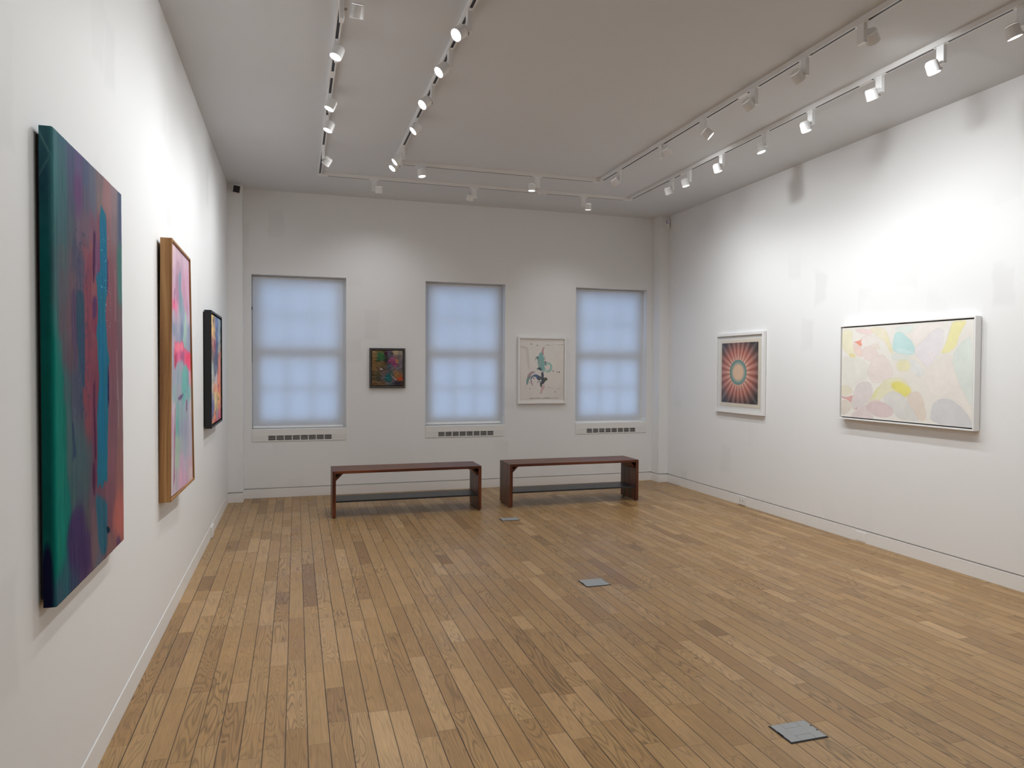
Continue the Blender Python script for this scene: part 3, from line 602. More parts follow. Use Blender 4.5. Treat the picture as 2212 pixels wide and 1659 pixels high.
P3S=[(0.161,0.012,225,190,110),(0.329,0.044,150,130,110),(0.553,0.031,90,110,160),(0.838,0.06,130,150,165),(0.155,0.136,230,190,120),(0.367,0.169,200,160,110),(0.547,0.162,80,100,150),(0.831,0.196,140,155,160),(0.19,0.28,160,110,90),(0.362,0.276,150,70,90),(0.587,0.292,70,80,120),(0.826,0.309,150,155,150),(0.186,0.363,120,100,90),(0.399,0.425,70,75,100),(0.627,0.423,60,70,95),(0.872,0.376,200,120,100),(0.137,0.509,170,175,165),(0.439,0.51,90,95,110),(0.769,0.467,220,130,110),(0.133,0.592,160,170,160),(0.48,0.597,190,180,185),(0.762,0.602,230,130,100),(0.171,0.676,190,170,150),(0.431,0.683,225,140,100),(0.758,0.691,215,110,85),(0.125,0.757,130,130,160),(0.427,0.769,215,190,130),(0.753,0.781,225,170,90),(0.205,0.844,90,90,140),(0.468,0.857,190,170,110),(0.749,0.871,220,150,90),(0.159,0.925,110,110,150),(0.374,0.938,225,140,90),(0.602,0.93,150,150,150),(0.794,0.941,200,90,110),(0.198,0.99,200,130,90),(0.461,0.986,200,70,90),(0.743,0.982,170,60,90)]
B1S=[(0.059,0.047,150,115,70),(0.06,0.188,150,110,60),(0.06,0.371,135,95,45),(0.082,0.533,130,92,45),(0.06,0.675,95,75,40),(0.071,0.776,90,75,45),(0.06,0.928,130,90,50),(0.249,0.035,110,105,60),(0.25,0.167,40,120,60),(0.362,0.196,40,100,55),(0.216,0.268,60,95,60),(0.362,0.044,100,100,60),(0.317,0.095,70,150,70),(0.452,0.094,80,30,60),(0.542,0.082,95,80,110),(0.61,0.112,85,85,90),(0.757,0.04,190,165,130),(0.928,0.038,150,140,125),(0.463,0.266,40,45,40),(0.25,0.349,125,95,50),(0.385,0.389,105,80,45),(0.588,0.306,150,60,110),(0.667,0.285,170,80,140),(0.803,0.295,180,120,90),(0.746,0.397,160,60,120),(0.565,0.429,70,90,105),(0.543,0.521,90,90,100),(0.701,0.52,120,110,115),(0.871,0.223,120,110,110),(0.906,0.366,110,100,110),(0.86,0.519,110,100,105),(0.295,0.573,110,85,65),(0.362,0.674,115,95,100),(0.418,0.552,90,75,65),(0.194,0.674,85,78,45),(0.228,0.827,60,58,40),(0.362,0.827,100,85,90),(0.543,0.776,0,100,105),(0.498,0.827,0,95,100),(0.566,0.857,40,105,105),(0.645,0.674,70,95,95),(0.769,0.622,150,105,70),(0.815,0.714,165,110,60),(0.872,0.837,190,70,25),(0.679,0.827,110,90,95),(0.702,0.909,85,80,90),(0.815,0.929,50,45,60),(0.475,0.949,115,95,95),(0.588,0.939,75,95,95),(0.25,0.928,120,90,60),(0.363,0.969,110,85,55)]
B1P=[([(0.171,0.066),(0.272,0.045),(0.429,0.134),(0.418,0.226),(0.317,0.268),(0.194,0.248),(0.171,0.147)],(35,105,55),0.8,0.03),
([(0.216,0.065),(0.317,0.064),(0.362,0.135),(0.294,0.166),(0.216,0.136)],(80,150,75),0.7,0.03),
([(0.407,0.074),(0.474,0.063),(0.486,0.114),(0.429,0.134)],(70,20,50),0.9,0.01),
([(0.497,0.032),(0.632,0.02),(0.689,0.091),(0.655,0.163),(0.542,0.164),(0.486,0.093)],(88,85,100),0.8,0.03),
([(0.621,0.005),(0.882,-0.003),(0.951,0.017),(0.791,0.06),(0.746,0.132),(0.666,0.061)],(180,158,125),0.8,0.02),
([(0.542,0.266),(0.701,0.244),(0.78,0.305),(0.792,0.417),(0.735,0.448),(0.644,0.367),(0.554,0.347)],(150,60,105),0.75,0.04),
([(0.758,0.264),(0.86,0.274),(0.86,0.345),(0.792,0.366)],(185,120,85),0.8,0.03),
([(0.475,0.725),(0.622,0.684),(0.656,0.735),(0.611,0.806),(0.532,0.868),(0.464,0.827)],(0,100,108),0.9,0.02),
([(0.827,0.786),(0.918,0.806),(0.918,0.858),(0.849,0.899),(0.815,0.858)],(195,65,15),0.95,0.02),
([(0.735,0.612),(0.815,0.622),(0.883,0.724),(0.861,0.776),(0.77,0.735)],(160,110,60),0.8,0.03),
([(0.267,0.502),(0.317,0.532),(0.385,0.603),(0.419,0.674),(0.396,0.735),(0.362,0.806),(0.351,0.796),(0.379,0.725),(0.396,0.674),(0.362,0.603)],(185,170,170),0.9,0.012),
([(0.565,0.653),(0.588,0.658),(0.804,0.858),(0.798,0.878)],(185,165,150),0.85,0.01),
([(0.429,0.206),(0.486,0.226),(0.486,0.307),(0.43,0.318)],(25,35,30),0.8,0.03),
([(0.645,0.898),(0.964,0.878),(0.975,0.971),(0.702,0.98)],(45,42,60),0.8,0.03)]
B2P=[([(0.01,0.12),(0.128,0.122),(0.184,0.142),(0.196,0.237),(0.219,0.348),(0.22,0.475),(0.187,0.475),(0.152,0.316),(0.139,0.158),(0.01,0.132)],(205,196,188),0.5,0.02),
([(0.149,0.733),(0.177,0.725),(0.21,0.642),(0.255,0.594),(0.266,0.578),(0.188,0.594),(0.16,0.634),(0.143,0.681)],(105,150,150),0.9,0.01),
([(0.16,0.602),(0.198,0.55),(0.255,0.516),(0.311,0.514),(0.356,0.526),(0.322,0.542),(0.266,0.558),(0.233,0.602),(0.188,0.622)],(170,140,150),0.85,0.015),
([(0.482,0.606),(0.476,0.646),(0.437,0.658),(0.403,0.65),(0.374,0.622),(0.346,0.595),(0.3,0.598),(0.267,0.634),(0.25,0.658),(0.238,0.65),(0.246,0.614),(0.283,0.578),(0.345,0.56),(0.413,0.574)],(58,88,140),0.95,0.01),
([(0.413,0.578),(0.482,0.602),(0.482,0.642),(0.437,0.658),(0.408,0.626)],(40,55,90),0.7,0.02),
([(0.242,0.65),(0.267,0.654),(0.279,0.697),(0.299,0.757),(0.273,0.729),(0.25,0.689)],(180,130,155),0.9,0.008),
([(0.535,0.121),(0.56,0.124),(0.541,0.162),(0.529,0.194),(0.547,0.258),(0.515,0.254),(0.484,0.211),(0.489,0.179),(0.506,0.147)],(205,160,168),0.9,0.01),
([(0.478,0.207),(0.439,0.231),(0.424,0.283),(0.423,0.331),(0.396,0.355),(0.403,0.394),(0.418,0.426),(0.435,0.466),(0.492,0.51),(0.549,0.494),(0.574,0.474),(0.549,0.446),(0.562,0.402),(0.539,0.358),(0.548,0.322),(0.515,0.25)],(108,178,178),0.9,0.015),
([(0.434,0.331),(0.491,0.322),(0.503,0.394),(0.481,0.466),(0.435,0.458),(0.412,0.394)],(165,170,165),0.6,0.06),
([(0.547,0.266),(0.576,0.29),(0.58,0.33),(0.562,0.35),(0.542,0.322)],(200,190,200),0.8,0.02),
([(0.422,0.271),(0.371,0.283),(0.343,0.315),(0.371,0.307),(0.388,0.315),(0.406,0.347),(0.432,0.347),(0.417,0.315)],(65,115,125),0.9,0.008),
([(0.338,0.311),(0.36,0.303),(0.361,0.355),(0.349,0.347)],(120,150,155),0.6,0.01),
([(0.418,0.45),(0.39,0.47),(0.376,0.494),(0.407,0.478),(0.481,0.512),(0.498,0.474),(0.458,0.45)],(28,60,75),0.95,0.01),
([(0.548,0.362),(0.571,0.354),(0.599,0.358),(0.594,0.386),(0.603,0.422),(0.577,0.422),(0.554,0.394)],(95,85,110),0.9,0.01),
([(0.481,0.53),(0.527,0.528),(0.541,0.578),(0.533,0.618),(0.596,0.608),(0.625,0.634),(0.625,0.65),(0.585,0.666),(0.551,0.69),(0.517,0.722),(0.494,0.714),(0.488,0.666),(0.482,0.602)],(38,48,80),0.95,0.01),
([(0.55,0.626),(0.607,0.61),(0.628,0.646),(0.574,0.67),(0.528,0.682)],(62,72,45),0.8,0.015),
([(0.475,0.514),(0.549,0.512),(0.538,0.53),(0.481,0.538)],(150,170,185),0.8,0.01),
([(0.436,0.594),(0.476,0.61),(0.471,0.65),(0.442,0.65)],(95,88,50),0.8,0.02),
([(0.46,0.678),(0.505,0.682),(0.508,0.722),(0.489,0.77),(0.466,0.765),(0.454,0.714)],(45,50,60),0.95,0.01),
([(0.392,0.682),(0.448,0.666),(0.482,0.674),(0.437,0.682),(0.392,0.697)],(50,60,60),0.8,0.006),
([(0.515,0.73),(0.565,0.754),(0.543,0.794),(0.509,0.81),(0.491,0.873),(0.459,0.865),(0.483,0.793)],(215,168,172),0.85,0.01),
([(0.493,0.538),(0.539,0.682),(0.551,0.722),(0.54,0.722)],(60,70,75),0.6,0.008),
([(0.145,0.938),(0.439,0.936),(0.886,0.937),(0.886,0.943),(0.485,0.944),(0.19,0.945)],(120,108,100),0.8,0.004),
([(0.568,0.094),(0.994,0.082),(0.994,0.087),(0.569,0.098)],(170,162,155),0.8,0.003),
([(0.62,0.766),(0.966,0.799),(0.966,0.803),(0.62,0.771)],(190,182,176),0.8,0.003),
([(0.234,0.076),(0.271,0.073),(0.268,0.089),(0.24,0.092)],(165,160,155),0.8,0.004),
([(0.745,0.5),(0.766,0.5),(0.766,0.514),(0.745,0.514)],(60,60,65),0.9,0.004),
([(0.84,0.518),(0.86,0.518),(0.86,0.532),(0.84,0.532)],(60,60,65),0.9,0.004),
([(0.881,0.518),(0.902,0.518),(0.902,0.532),(0.881,0.532)],(60,60,65),0.9,0.004),
([(0.215,0.688),(0.236,0.688),(0.236,0.702),(0.215,0.702)],(60,60,65),0.9,0.004),
([(0.216,0.779),(0.236,0.779),(0.236,0.794),(0.216,0.793)],(60,60,65),0.9,0.004),
([(0.382,0.094),(0.402,0.094),(0.403,0.109),(0.382,0.109)],(60,60,65),0.9,0.004),
([(0.796,0.832),(0.817,0.832),(0.817,0.847),(0.797,0.847)],(60,60,65),0.9,0.004),
([(0.307,0.617),(0.328,0.617),(0.328,0.631),(0.307,0.631)],(60,60,65),0.9,0.004)]
RING=(0.623, 0.449)
PAP=[([(-0.016,0.32),(0.097,0.331),(0.192,0.349),(0.246,0.44),(0.235,0.571),(0.142,0.607),(0.088,0.709),(0.031,0.644),(-0.01,0.577)],(221,219,209),0.8,0.02),
([(-0.006,0.012),(0.1,0.021),(0.095,0.163),(0.124,0.323),(0.083,0.322),(-0.01,0.243)],(229,223,190),0.9,0.012),
([(0.062,0.285),(0.121,0.303),(0.125,0.336),(0.072,0.325)],(232,214,125),0.8,0.01),
([(0.107,0.021),(0.201,0.018),(0.305,0.046),(0.254,0.099),(0.189,0.078),(0.141,0.058)],(232,206,203),0.85,0.01),
([(0.095,0.165),(0.133,0.177),(0.173,0.212),(0.191,0.292),(0.181,0.338),(0.127,0.327)],(233,203,192),0.9,0.01),
([(0.213,0.092),(0.238,0.117),(0.2,0.136),(0.179,0.176),(0.173,0.215),(0.131,0.173),(0.092,0.161),(0.16,0.155),(0.189,0.119)],(236,135,110),0.95,0.006),
([(0.227,0.015),(0.367,0.011),(0.412,0.157),(0.446,0.284),(0.426,0.314),(0.382,0.179),(0.306,0.11)],(232,222,195),0.85,0.012),
([(0.374,0.044),(0.399,0.125),(0.446,0.284),(0.432,0.307),(0.397,0.235),(0.375,0.139)],(231,224,178),0.7,0.02),
([(0.327,0.193),(0.315,0.226),(0.29,0.249),(0.256,0.257),(0.221,0.248),(0.19,0.223),(0.171,0.188),(0.168,0.149),(0.181,0.115),(0.207,0.093),(0.242,0.086),(0.277,0.096),(0.306,0.121),(0.324,0.156)],(228,221,217),0.95,0.008),
([(0.316,0.333),(0.299,0.361),(0.271,0.375),(0.24,0.374),(0.21,0.356),(0.188,0.326),(0.178,0.289),(0.183,0.252),(0.202,0.225),(0.23,0.211),(0.262,0.214),(0.291,0.232),(0.312,0.262),(0.321,0.298)],(229,211,206),0.9,0.01),
([(0.243,0.228),(0.308,0.247),(0.346,0.261),(0.326,0.2),(0.294,0.182)],(232,218,206),0.8,0.01),
([(0.416,0.032),(0.602,0.002),(0.581,0.091),(0.524,0.11),(0.477,0.075)],(215,227,221),0.85,0.015),
([(0.564,0.09),(0.668,0.001),(0.825,0.007),(0.78,0.063),(0.712,0.101),(0.67,0.172),(0.611,0.236),(0.582,0.167)],(236,228,224),0.9,0.01),
([(0.605,0.244),(0.67,0.172),(0.712,0.101),(0.774,0.06),(0.816,0.095),(0.807,0.195),(0.778,0.295),(0.737,0.396),(0.696,0.457),(0.651,0.38),(0.606,0.319)],(226,220,225),0.95,0.008),
([(0.477,0.075),(0.524,0.102),(0.582,0.182),(0.609,0.259),(0.601,0.319),(0.538,0.31),(0.456,0.284),(0.434,0.26),(0.436,0.158),(0.453,0.097)],(182,221,221),0.95,0.008),
([(0.443,0.252),(0.49,0.231),(0.56,0.265),(0.603,0.281),(0.595,0.322),(0.526,0.309),(0.456,0.284)],(200,226,226),0.7,0.012),
([(0.42,0.291),(0.527,0.314),(0.584,0.349),(0.527,0.378),(0.433,0.362)],(218,225,219),0.8,0.012),
([(0.867,0.007),(0.959,0.004),(0.936,0.076),(0.906,0.158),(0.888,0.256),(0.839,0.297),(0.786,0.315),(0.808,0.252),(0.837,0.154),(0.85,0.055)],(233,226,158),0.95,0.01),
([(0.805,0.08),(0.85,0.041),(0.837,0.154),(0.798,0.281),(0.778,0.295),(0.807,0.195)],(238,236,234),0.8,0.015),
([(0.902,0.242),(0.945,0.182),(0.996,0.15),(1.006,0.839),(0.952,0.705),(0.912,0.594),(0.881,0.468),(0.864,0.34)],(213,224,218),0.9,0.02),
([(0.706,0.469),(0.819,0.31),(0.864,0.34),(0.881,0.482),(0.922,0.636),(1.006,0.839),(1.007,0.936),(0.904,0.75),(0.814,0.728),(0.72,0.719),(0.676,0.588)],(231,224,217),0.8,0.02),
([(0.324,0.299),(0.384,0.329),(0.428,0.44),(0.449,0.518),(0.375,0.599),(0.287,0.621),(0.228,0.522),(0.245,0.391)],(226,213,208),0.95,0.01),
([(0.539,0.363),(0.607,0.364),(0.663,0.44),(0.682,0.514),(0.643,0.563),(0.586,0.485)],(223,224,222),0.9,0.01),
([(0.575,0.425),(0.57,0.452),(0.556,0.475),(0.535,0.487),(0.511,0.488),(0.489,0.475),(0.474,0.453),(0.468,0.424),(0.473,0.396),(0.488,0.374),(0.509,0.361),(0.533,0.362),(0.555,0.374),(0.569,0.397)],(228,222,172),0.85,0.02),
([(0.142,0.627),(0.235,0.587),(0.281,0.65),(0.282,0.748),(0.245,0.832),(0.186,0.869),(0.119,0.929),(0.09,0.861),(0.103,0.759)],(215,205,204),0.95,0.01),
([(0.245,0.823),(0.282,0.748),(0.326,0.664),(0.387,0.567),(0.495,0.536),(0.559,0.592),(0.586,0.683),(0.544,0.757),(0.485,0.7),(0.431,0.691),(0.365,0.758),(0.303,0.827)],(224,219,182),0.9,0.012),
([(0.421,0.597),(0.484,0.589),(0.571,0.645),(0.586,0.69),(0.546,0.752),(0.497,0.706),(0.431,0.663)],(227,217,95),0.9,0.02),
([(0.264,0.789),(0.295,0.698),(0.328,0.656),(0.314,0.745)],(222,220,150),0.8,0.01),
([(-0.009,0.646),(0.059,0.643),(0.112,0.708),(0.089,0.743),(0.047,0.766),(-0.008,0.758)],(222,214,190),0.9,0.012),
([(-0.007,0.804),(0.069,0.82),(0.099,0.869),(0.077,0.95),(-0.004,0.998)],(214,204,190),0.9,0.012),
([(-0.005,0.762),(0.047,0.783),(0.116,0.758),(0.099,0.779),(0.091,0.839),(0.067,0.812),(0.002,0.79)],(216,152,148),0.9,0.006),
([(0.085,1.013),(0.119,0.942),(0.186,0.869),(0.245,0.84),(0.233,0.915),(0.305,1.012),(0.201,1.025)],(216,200,201),0.9,0.012),
([(0.437,0.691),(0.485,0.704),(0.544,0.761),(0.614,0.892),(0.665,0.984),(0.501,0.989),(0.458,0.908),(0.378,0.821),(0.365,0.758)],(213,212,208),0.95,0.01),
([(0.544,0.749),(0.583,0.698),(0.644,0.687),(0.678,0.767),(0.704,0.95),(0.659,0.985),(0.602,0.878)],(223,208,194),0.95,0.01),
([(0.393,0.852),(0.384,0.877),(0.362,0.896),(0.33,0.907),(0.295,0.906),(0.264,0.895),(0.243,0.874),(0.236,0.848),(0.246,0.823),(0.269,0.803),(0.301,0.793),(0.336,0.794),(0.367,0.806),(0.387,0.827)],(220,200,195),0.8,0.012),
([(0.453,0.925),(0.435,0.957),(0.4,0.977),(0.352,0.982),(0.303,0.969),(0.26,0.942),(0.234,0.904),(0.23,0.865),(0.249,0.832),(0.287,0.812),(0.336,0.809),(0.385,0.823),(0.425,0.851),(0.449,0.887)],(212,189,191),0.9,0.008),
([(0.125,0.905),(0.146,0.886),(0.143,0.91)],(205,120,125),0.9,0.004),
([(0.727,0.991),(0.728,0.866),(0.753,0.776),(0.804,0.733),(0.875,0.752),(0.934,0.818),(0.983,0.911),(1.008,0.991),(1.003,1.005)],(203,204,208),0.95,0.01)]

# ------------------------------------------------------------------ framed works
def xw(lo, hi, v): return lo + (hi - lo) * v
OAK = wood('oak_frame_timber', s2l((128, 84, 42)), s2l((158, 112, 62)), s2l((182, 138, 88)), 2, 0.42, 1.3)
OAKY = wood('oak_frame_timber_level', s2l((118, 76, 40)), s2l((150, 106, 62)), s2l((178, 134, 92)), 1, 0.42, 1.3)
BLKF = mat('black_frame_lacquer', (0.006, 0.006, 0.008), 0.42, vary=0.2)
WHF = mat('white_frame_lacquer', (0.82, 0.81, 0.80), 0.35, vary=0.015)
PEW = mat('pewter_frame', (0.13, 0.125, 0.12), 0.32, 0.75, vary=0.25, vscale=14, bump=0.2)
GRYF = mat('dark_shadow_gap', (0.05, 0.05, 0.055), 0.7, vary=0.1)
MATB = mat('white_mat_board', (0.82, 0.81, 0.79), 0.7, vary=0.01)

def frame_on(parent, name, P, outer, inner, d0, d1, m, bevel=0.0012, label=None):
    """P(a, z, depth) -> world; outer/inner: four (a, z) corners; the frame's bars run from depth d0 to d1"""
    org = tuple(parent.location); vs = []; fs = []
    for ring in (outer, inner):
        for d in (d0, d1):
            for a, z in ring: vs.append(tuple(Vector(P(a, z, d)) - Vector(org)))
    for i in range(4):
        j = (i + 1) % 4
        fs += [(0 + i, 0 + j, 4 + j, 4 + i), (8 + i, 8 + j, 12 + j, 12 + i), (4 + i, 4 + j, 12 + j, 12 + i), (0 + i, 0 + j, 8 + j, 8 + i)]
    return link(name, mesh(name, vs, fs), m, parent, bevel=bevel, label=label)
def slab_on(parent, name, P, ring, d0, d1, m, bevel=0.0, label=None):
    org = tuple(parent.location); vs = [tuple(Vector(P(a, z, d)) - Vector(org)) for d in (d0, d1) for a, z in ring]
    fs = [(0, 1, 2, 3), (4, 5, 6, 7)] + [(i, (i+1) % 4, (i+1) % 4 + 4, i + 4) for i in range(4)]
    return link(name, mesh(name, vs, fs), m, parent, bevel=bevel, label=label)
def rect(a0, a1, z0, z1): return [(a0, z0), (a1, z0), (a1, z1), (a0, z1)]
def inset(r, t):
    cx = sum(p[0] for p in r) / 4; cz = sum(p[1] for p in r) / 4
    return [(a + (t if a < cx else -t), z + (t if z < cz else -t)) for a, z in r]
PL = lambda a, z, d: (d, a, z)               # left wall: a = y
PR = lambda a, z, d: (W - d, a, z)           # right wall
PB = lambda a, z, d: (a, D - d, z)           # back wall: a = x

# 1 ---- tall unframed canvas, left wall
A = 0.831 / 1.39
def p1_col(u, v):
    uu = u + (fbm(u, v, 14, 7, 11) - .5) * .05; vv = v + (fbm(u, v, 26, 4, 12) - .5) * .035
    C = scatter(uu, vv, P1S, 1.0, 0.8, 3.2)
    C = lay(C, u, v, P1P[:8], A, wob=0.05, seed=5, wf=12, sm=1)
    C = lay(C, u, v, P1P[8:], A, wob=0.010, seed=15, wf=34, sm=1)
    # streaky brushwork and the hatched passages
    st = fbm(u, v, 120, 9, 21, 3) - .5; C += st[:, None] * np.array((22, 20, 20))
    hz = np.exp(-(((u - .33) / .10) ** 2)) * ((v > .18) & (v < .62)); hn = fbm(u + v * .25, v, 60, 70, 31, 2)
    k = np.clip((hn - .56) * 7, 0, 1) * hz * .65; C = C * (1 - k[:, None]) + np.array((62, 62, 88)) * k[:, None]
    sp = vnoise(u, v, 150, 250, 41); k = np.clip((sp - .90) * 14, 0, 1) * ((u > .62) & (u < .78) & (v > .14) & (v < .40)); C = C * (1 - k[:, None]) + np.array((150, 215, 220)) * k[:, None]
    for yy, x0 in ((.30, .86), (.52, .88), (.60, .9)):
        k = np.exp(-((u - x0 - (v - yy) * .06) / .004) ** 2) * (abs(v - yy) < .07) * .6; C = C * (1 - k[:, None]) + np.array((190, 150, 150)) * k[:, None]
    # wrapped near edge: darker sea green, a navy pool at its foot
    s = np.clip(-u * 60, 0, 1)[:, None]
    side = np.stack([np.interp(v, [0, .1, .3, .5, 1], [58, 42, 10, 0, 0]), np.interp(v, [0, .1, .3, .5, .9, 1], [92, 72, 82, 78, 76, 60]), np.interp(v, [0, .1, .3, .5, 1], [98, 84, 80, 72, 70])], 1)
    side += (fbm(u * 4, v, 6, 30, 51)[:, None] - .5) * 16
    k = np.clip(.5 - (np.hypot((u + .028) / .022, (v - .955) / .085) - 1) * 3, 0, 1)[:, None]; side = side * (1 - k) + np.array((16, 14, 44)) * k
    k = np.exp(-(((v - .028 - (u + .03) * 1.2) / .004) ** 2))[:, None] * .5; side = side * (1 - k) + np.array((150, 160, 155)) * k
    k = np.exp(-(((v - .075 + (u + .02) * 1.1) / .003) ** 2))[:, None] * .35; side = side * (1 - k) + np.array((150, 160, 150)) * k
    e = np.exp(-((u - .003) / .006) ** 2)[:, None] * .22 * ((u > -.004)[:, None]); C = C * (1 - e) + np.array((120, 165, 160)) * e
    return C * (1 - s) + side * s
t = thing('abstract_canvas', 'tall unframed canvas in sea green and plum with a blue streak, on the left wall', 'painting', (0, 2.748, 0.798)); org = tuple(t.location)
Y0, Y1, Z0, Z1, XF, XB_ = 2.331, 3.163, 0.798, 2.184, 0.049, 0.013
def pos1(u, v, h):
    w_, hh = Y1 - Y0, Z1 - Z0
    ou = np.maximum(np.maximum(-u, u - 1), 0) * w_; ov = np.maximum(np.maximum(-v, v - 1), 0) * hh
    dep = np.maximum(ou, ov); r = 0.006
    uu = np.clip(u, 0, 1); vv = np.clip(v, 0, 1)
    edge = np.minimum(np.minimum(uu, 1 - uu) * w_, np.minimum(vv, 1 - vv) * hh)
    rd = np.where(edge < r, r - np.sqrt(np.maximum(r*r - (r - edge)**2, 0)), 0) * (dep <= 0) * .6 + (dep > 0) * r * .6
    return np.maximum(XF - rd - dep * (XF - XB_ - .0036) / .036 + h * (dep <= 0), XB_), Y0 + uu * w_, Z1 - vv * hh
canvas('painted_canvas', pos1, 210, 640, p1_col, paint_mat('thick_acrylic', 0.6, 0.35, 260, 0.08), t, (0.82, 1.12, 1.14),
       relief=lambda u, v: (fbm(u, v, 60, 18, 71, 3) - .5) * .0016 + np.where((u > .63) & (u < .77), (fbm(u, v, 90, 30, 72, 3)) * .0018, 0), org=org, ext=(0.036 / 0.832, 0.036 / 1.386))
slab_on(t, 'stretcher_bars', PL, rect(Y0 + .02, Y1 - .02, Z0 + .02, Z1 - .02), 0.002, XB_ + .004, BLKF)

# 2 ---- pink and teal work in a deep oak frame, left wall
t = thing('framed_painting', 'pink and pale teal abstract painting in a deep oak frame on the left wall', 'painting', (0, 4.545, 0.757)); org = tuple(t.location)
tw2 = lambda a, z: (2.19 - z) / 1.43 * (-0.015 + 0.033 * (a - 4.198) / 0.695)       # the old frame is slightly twisted
PT = lambda a, z, d: (d + tw2(a, z), a, z)
O2 = [(4.198, 0.757), (4.893, 0.776), (4.893, 2.178), (4.198, 2.192)]; I2 = inset(O2, 0.012)
frame_on(t, 'frame', PT, O2, I2, 0.016, 0.075, OAK)
slab_on(t, 'backing', PT, inset(O2, .030), 0.006 + .009, 0.052, GRYF)
slab_on(t, 'hanging_cleat', PL, rect(4.30, 4.80, 1.95, 2.02), 0.0, 0.0155, BLKF)
def p2_col(u, v):
    C = scatter(u + (fbm(u, v, 8, 6, 3) - .5) * .10, v + (fbm(u, v, 14, 5, 4) - .5) * .035, P2S, .5, 1.0, 3.2)
    C = lay(C, u, v, P2P, .6, wob=.03, seed=9, wf=18, sm=1)
    C += (fbm(u, v, 60, 5, 8, 3) - .5)[:, None] * np.array((38, 34, 34)) * (v[:, None] > .1)
    dr = vnoise(u, v * .3, 55, 4, 18); k = np.clip((dr - .84) * 9, 0, 1) * (v > .45) * .45; C = C * (1 - k[:, None]) + np.array((225, 215, 220)) * k[:, None]
    return C
def pos2(u, v, h):
    y = 4.212 + .667 * u; z = 2.176 - 1.398 * v - .006 * u * (1 - v) + .006 * u * v
    return 0.066 + h + tw2(y, z), y, z
canvas('canvas', pos2, 110, 420, p2_col, paint_mat('soft_oil_paint', 0.5, 0.25, 260, 0.12), t, (.96, .97, .99), relief=lambda u, v: (fbm(u, v, 30, 12, 5, 3) - .5) * .002, org=org)

# 3 ---- small bright work in a black box frame, left wall
t = thing('framed_painting', 'orange, blue and yellow abstract painting in a deep black frame on the left wall', 'painting', (0, 6.58, 0.995)); org = tuple(t.location)
O3 = rect(6.150, 7.016, 0.995, 1.953); I3 = inset(O3, 0.016)
frame_on(t, 'frame', PL, O3, I3, 0.009, 0.062, BLKF)
slab_on(t, 'backing', PL, inset(O3, .018), 0.0, 0.040, BLKF)
def p3_col(u, v):
    C = scatter(u + (fbm(u, v, 7, 9, 33) - .5) * .12, v + (fbm(u, v, 9, 9, 34) - .5) * .05, P3S, .7, 1.0, 3.2)
    n = fbm(u, v, 26, 18, 36, 3); C += (n - .5)[:, None] * 70
    k = np.clip((fbm(u + v * .3, v, 40, 16, 38, 2) - .66) * 10, 0, 1)[:, None] * .7; return C * (1 - k) + np.array((50, 45, 60)) * k
canvas('canvas', lambda u, v, h: (0.052 + h, 6.178 + .810 * u, 1.925 - .902 * v), 90, 220, p3_col, paint_mat('rough_oil_paint', 0.45, 0.4, 160, 0.3), t, 1.3,
       relief=lambda u, v: (fbm(u, v, 26, 26, 39, 3) - .5) * .004, org=org)

# 4 ---- small dark impasto work, back wall
t = thing('framed_painting', 'small dark ochre and grey painting in a pewter frame between left and middle windows', 'painting', (1.754, D, 1.251)); org = tuple(t.location)
O4 = rect(1.543, 1.965, 1.251, 1.725); I4 = inset(O4, 0.021)
fr = frame_on(t, 'frame', PB, O4, I4, 0.004, 0.034, PEW, 0.002)
slab_on(t, 'backing', PB, inset(O4, .012), 0.0, 0.012, BLKF)
def p4_col(u, v):
    C = scatter(u + (fbm(u, v, 7, 7, 43) - .5) * .06, v + (fbm(u, v, 7, 7, 44) - .5) * .06, B1S, 1, 1, 3.4)
    C = lay(C, u, v, B1P, .89, wob=.10, seed=14, wf=11, sm=1)
    n = fbm(u + .4 * v, v - .3 * u, 12, 30, 45, 3); g = C.mean(1, keepdims=True); C = g + (C - g) * .85; return C + (n - .5)[:, None] * 55
nse = lambda u, v: fbm(u, v, 6, 6, 47, 3)
def pos4(u, v, h):
    eu = (fbm(u * 0, v, 1, 14, 91, 2) - .5) * .012; ev = (fbm(u, v * 0, 14, 1, 92, 2) - .5) * .010
    return 1.574 + eu + (.362) * u, D - .026 - h, 1.696 - ev - .414 * v
canvas('canvas', pos4, 130, 150, p4_col, paint_mat('glossy_impasto', 0.28, 0.4, 90, 0.4), t, 0.85, relief=lambda u, v: np.abs(fbm(u + v * .4, v, 9, 16, 48, 3) - .45) * .014, org=org)

# 5 ---- white framed watercolour, back wall
t = thing('framed_drawing', 'teal watercolour figure in a white frame between the middle and right windows', 'framed drawing', (3.708, D, 1.045)); org = tuple(t.location)
O5 = rect(3.384, 4.029, 1.045, 1.892); I5 = inset(O5, 0.0235)
frame_on(t, 'frame', PB, O5, I5, 0.002, 0.036, WHF)
slab_on(t, 'mat_board', PB, inset(O5, .020), 0.0, 0.010, MATB)
def p5_col(u, v):
    C = np.zeros(u.shape + (3,)) + np.array((228, 223, 219.)); C += (fbm(u, v, 5, 7, 61) - .5)[:, None] * 8
    C = lay(C, u, v, B2P, .744, wob=.010, seed=24, edge=.18, wf=20, sm=1, esc=.8)
    du, dv = (u - RING[0]) * .744, v - RING[1]; r = np.hypot(du, dv); k = np.clip(.5 - (abs(r - .066) - .017) / .006, 0, 1) * np.clip(1.2 - abs(np.arctan2(dv, du)) * .28, .3, 1) * (r > 0) * .85
    C = C * (1 - k[:, None]) + np.array((132, 190, 180)) * k[:, None]
    eg = np.minimum(np.minimum(u, 1 - u) * .744, np.minimum(v, 1 - v)); return C
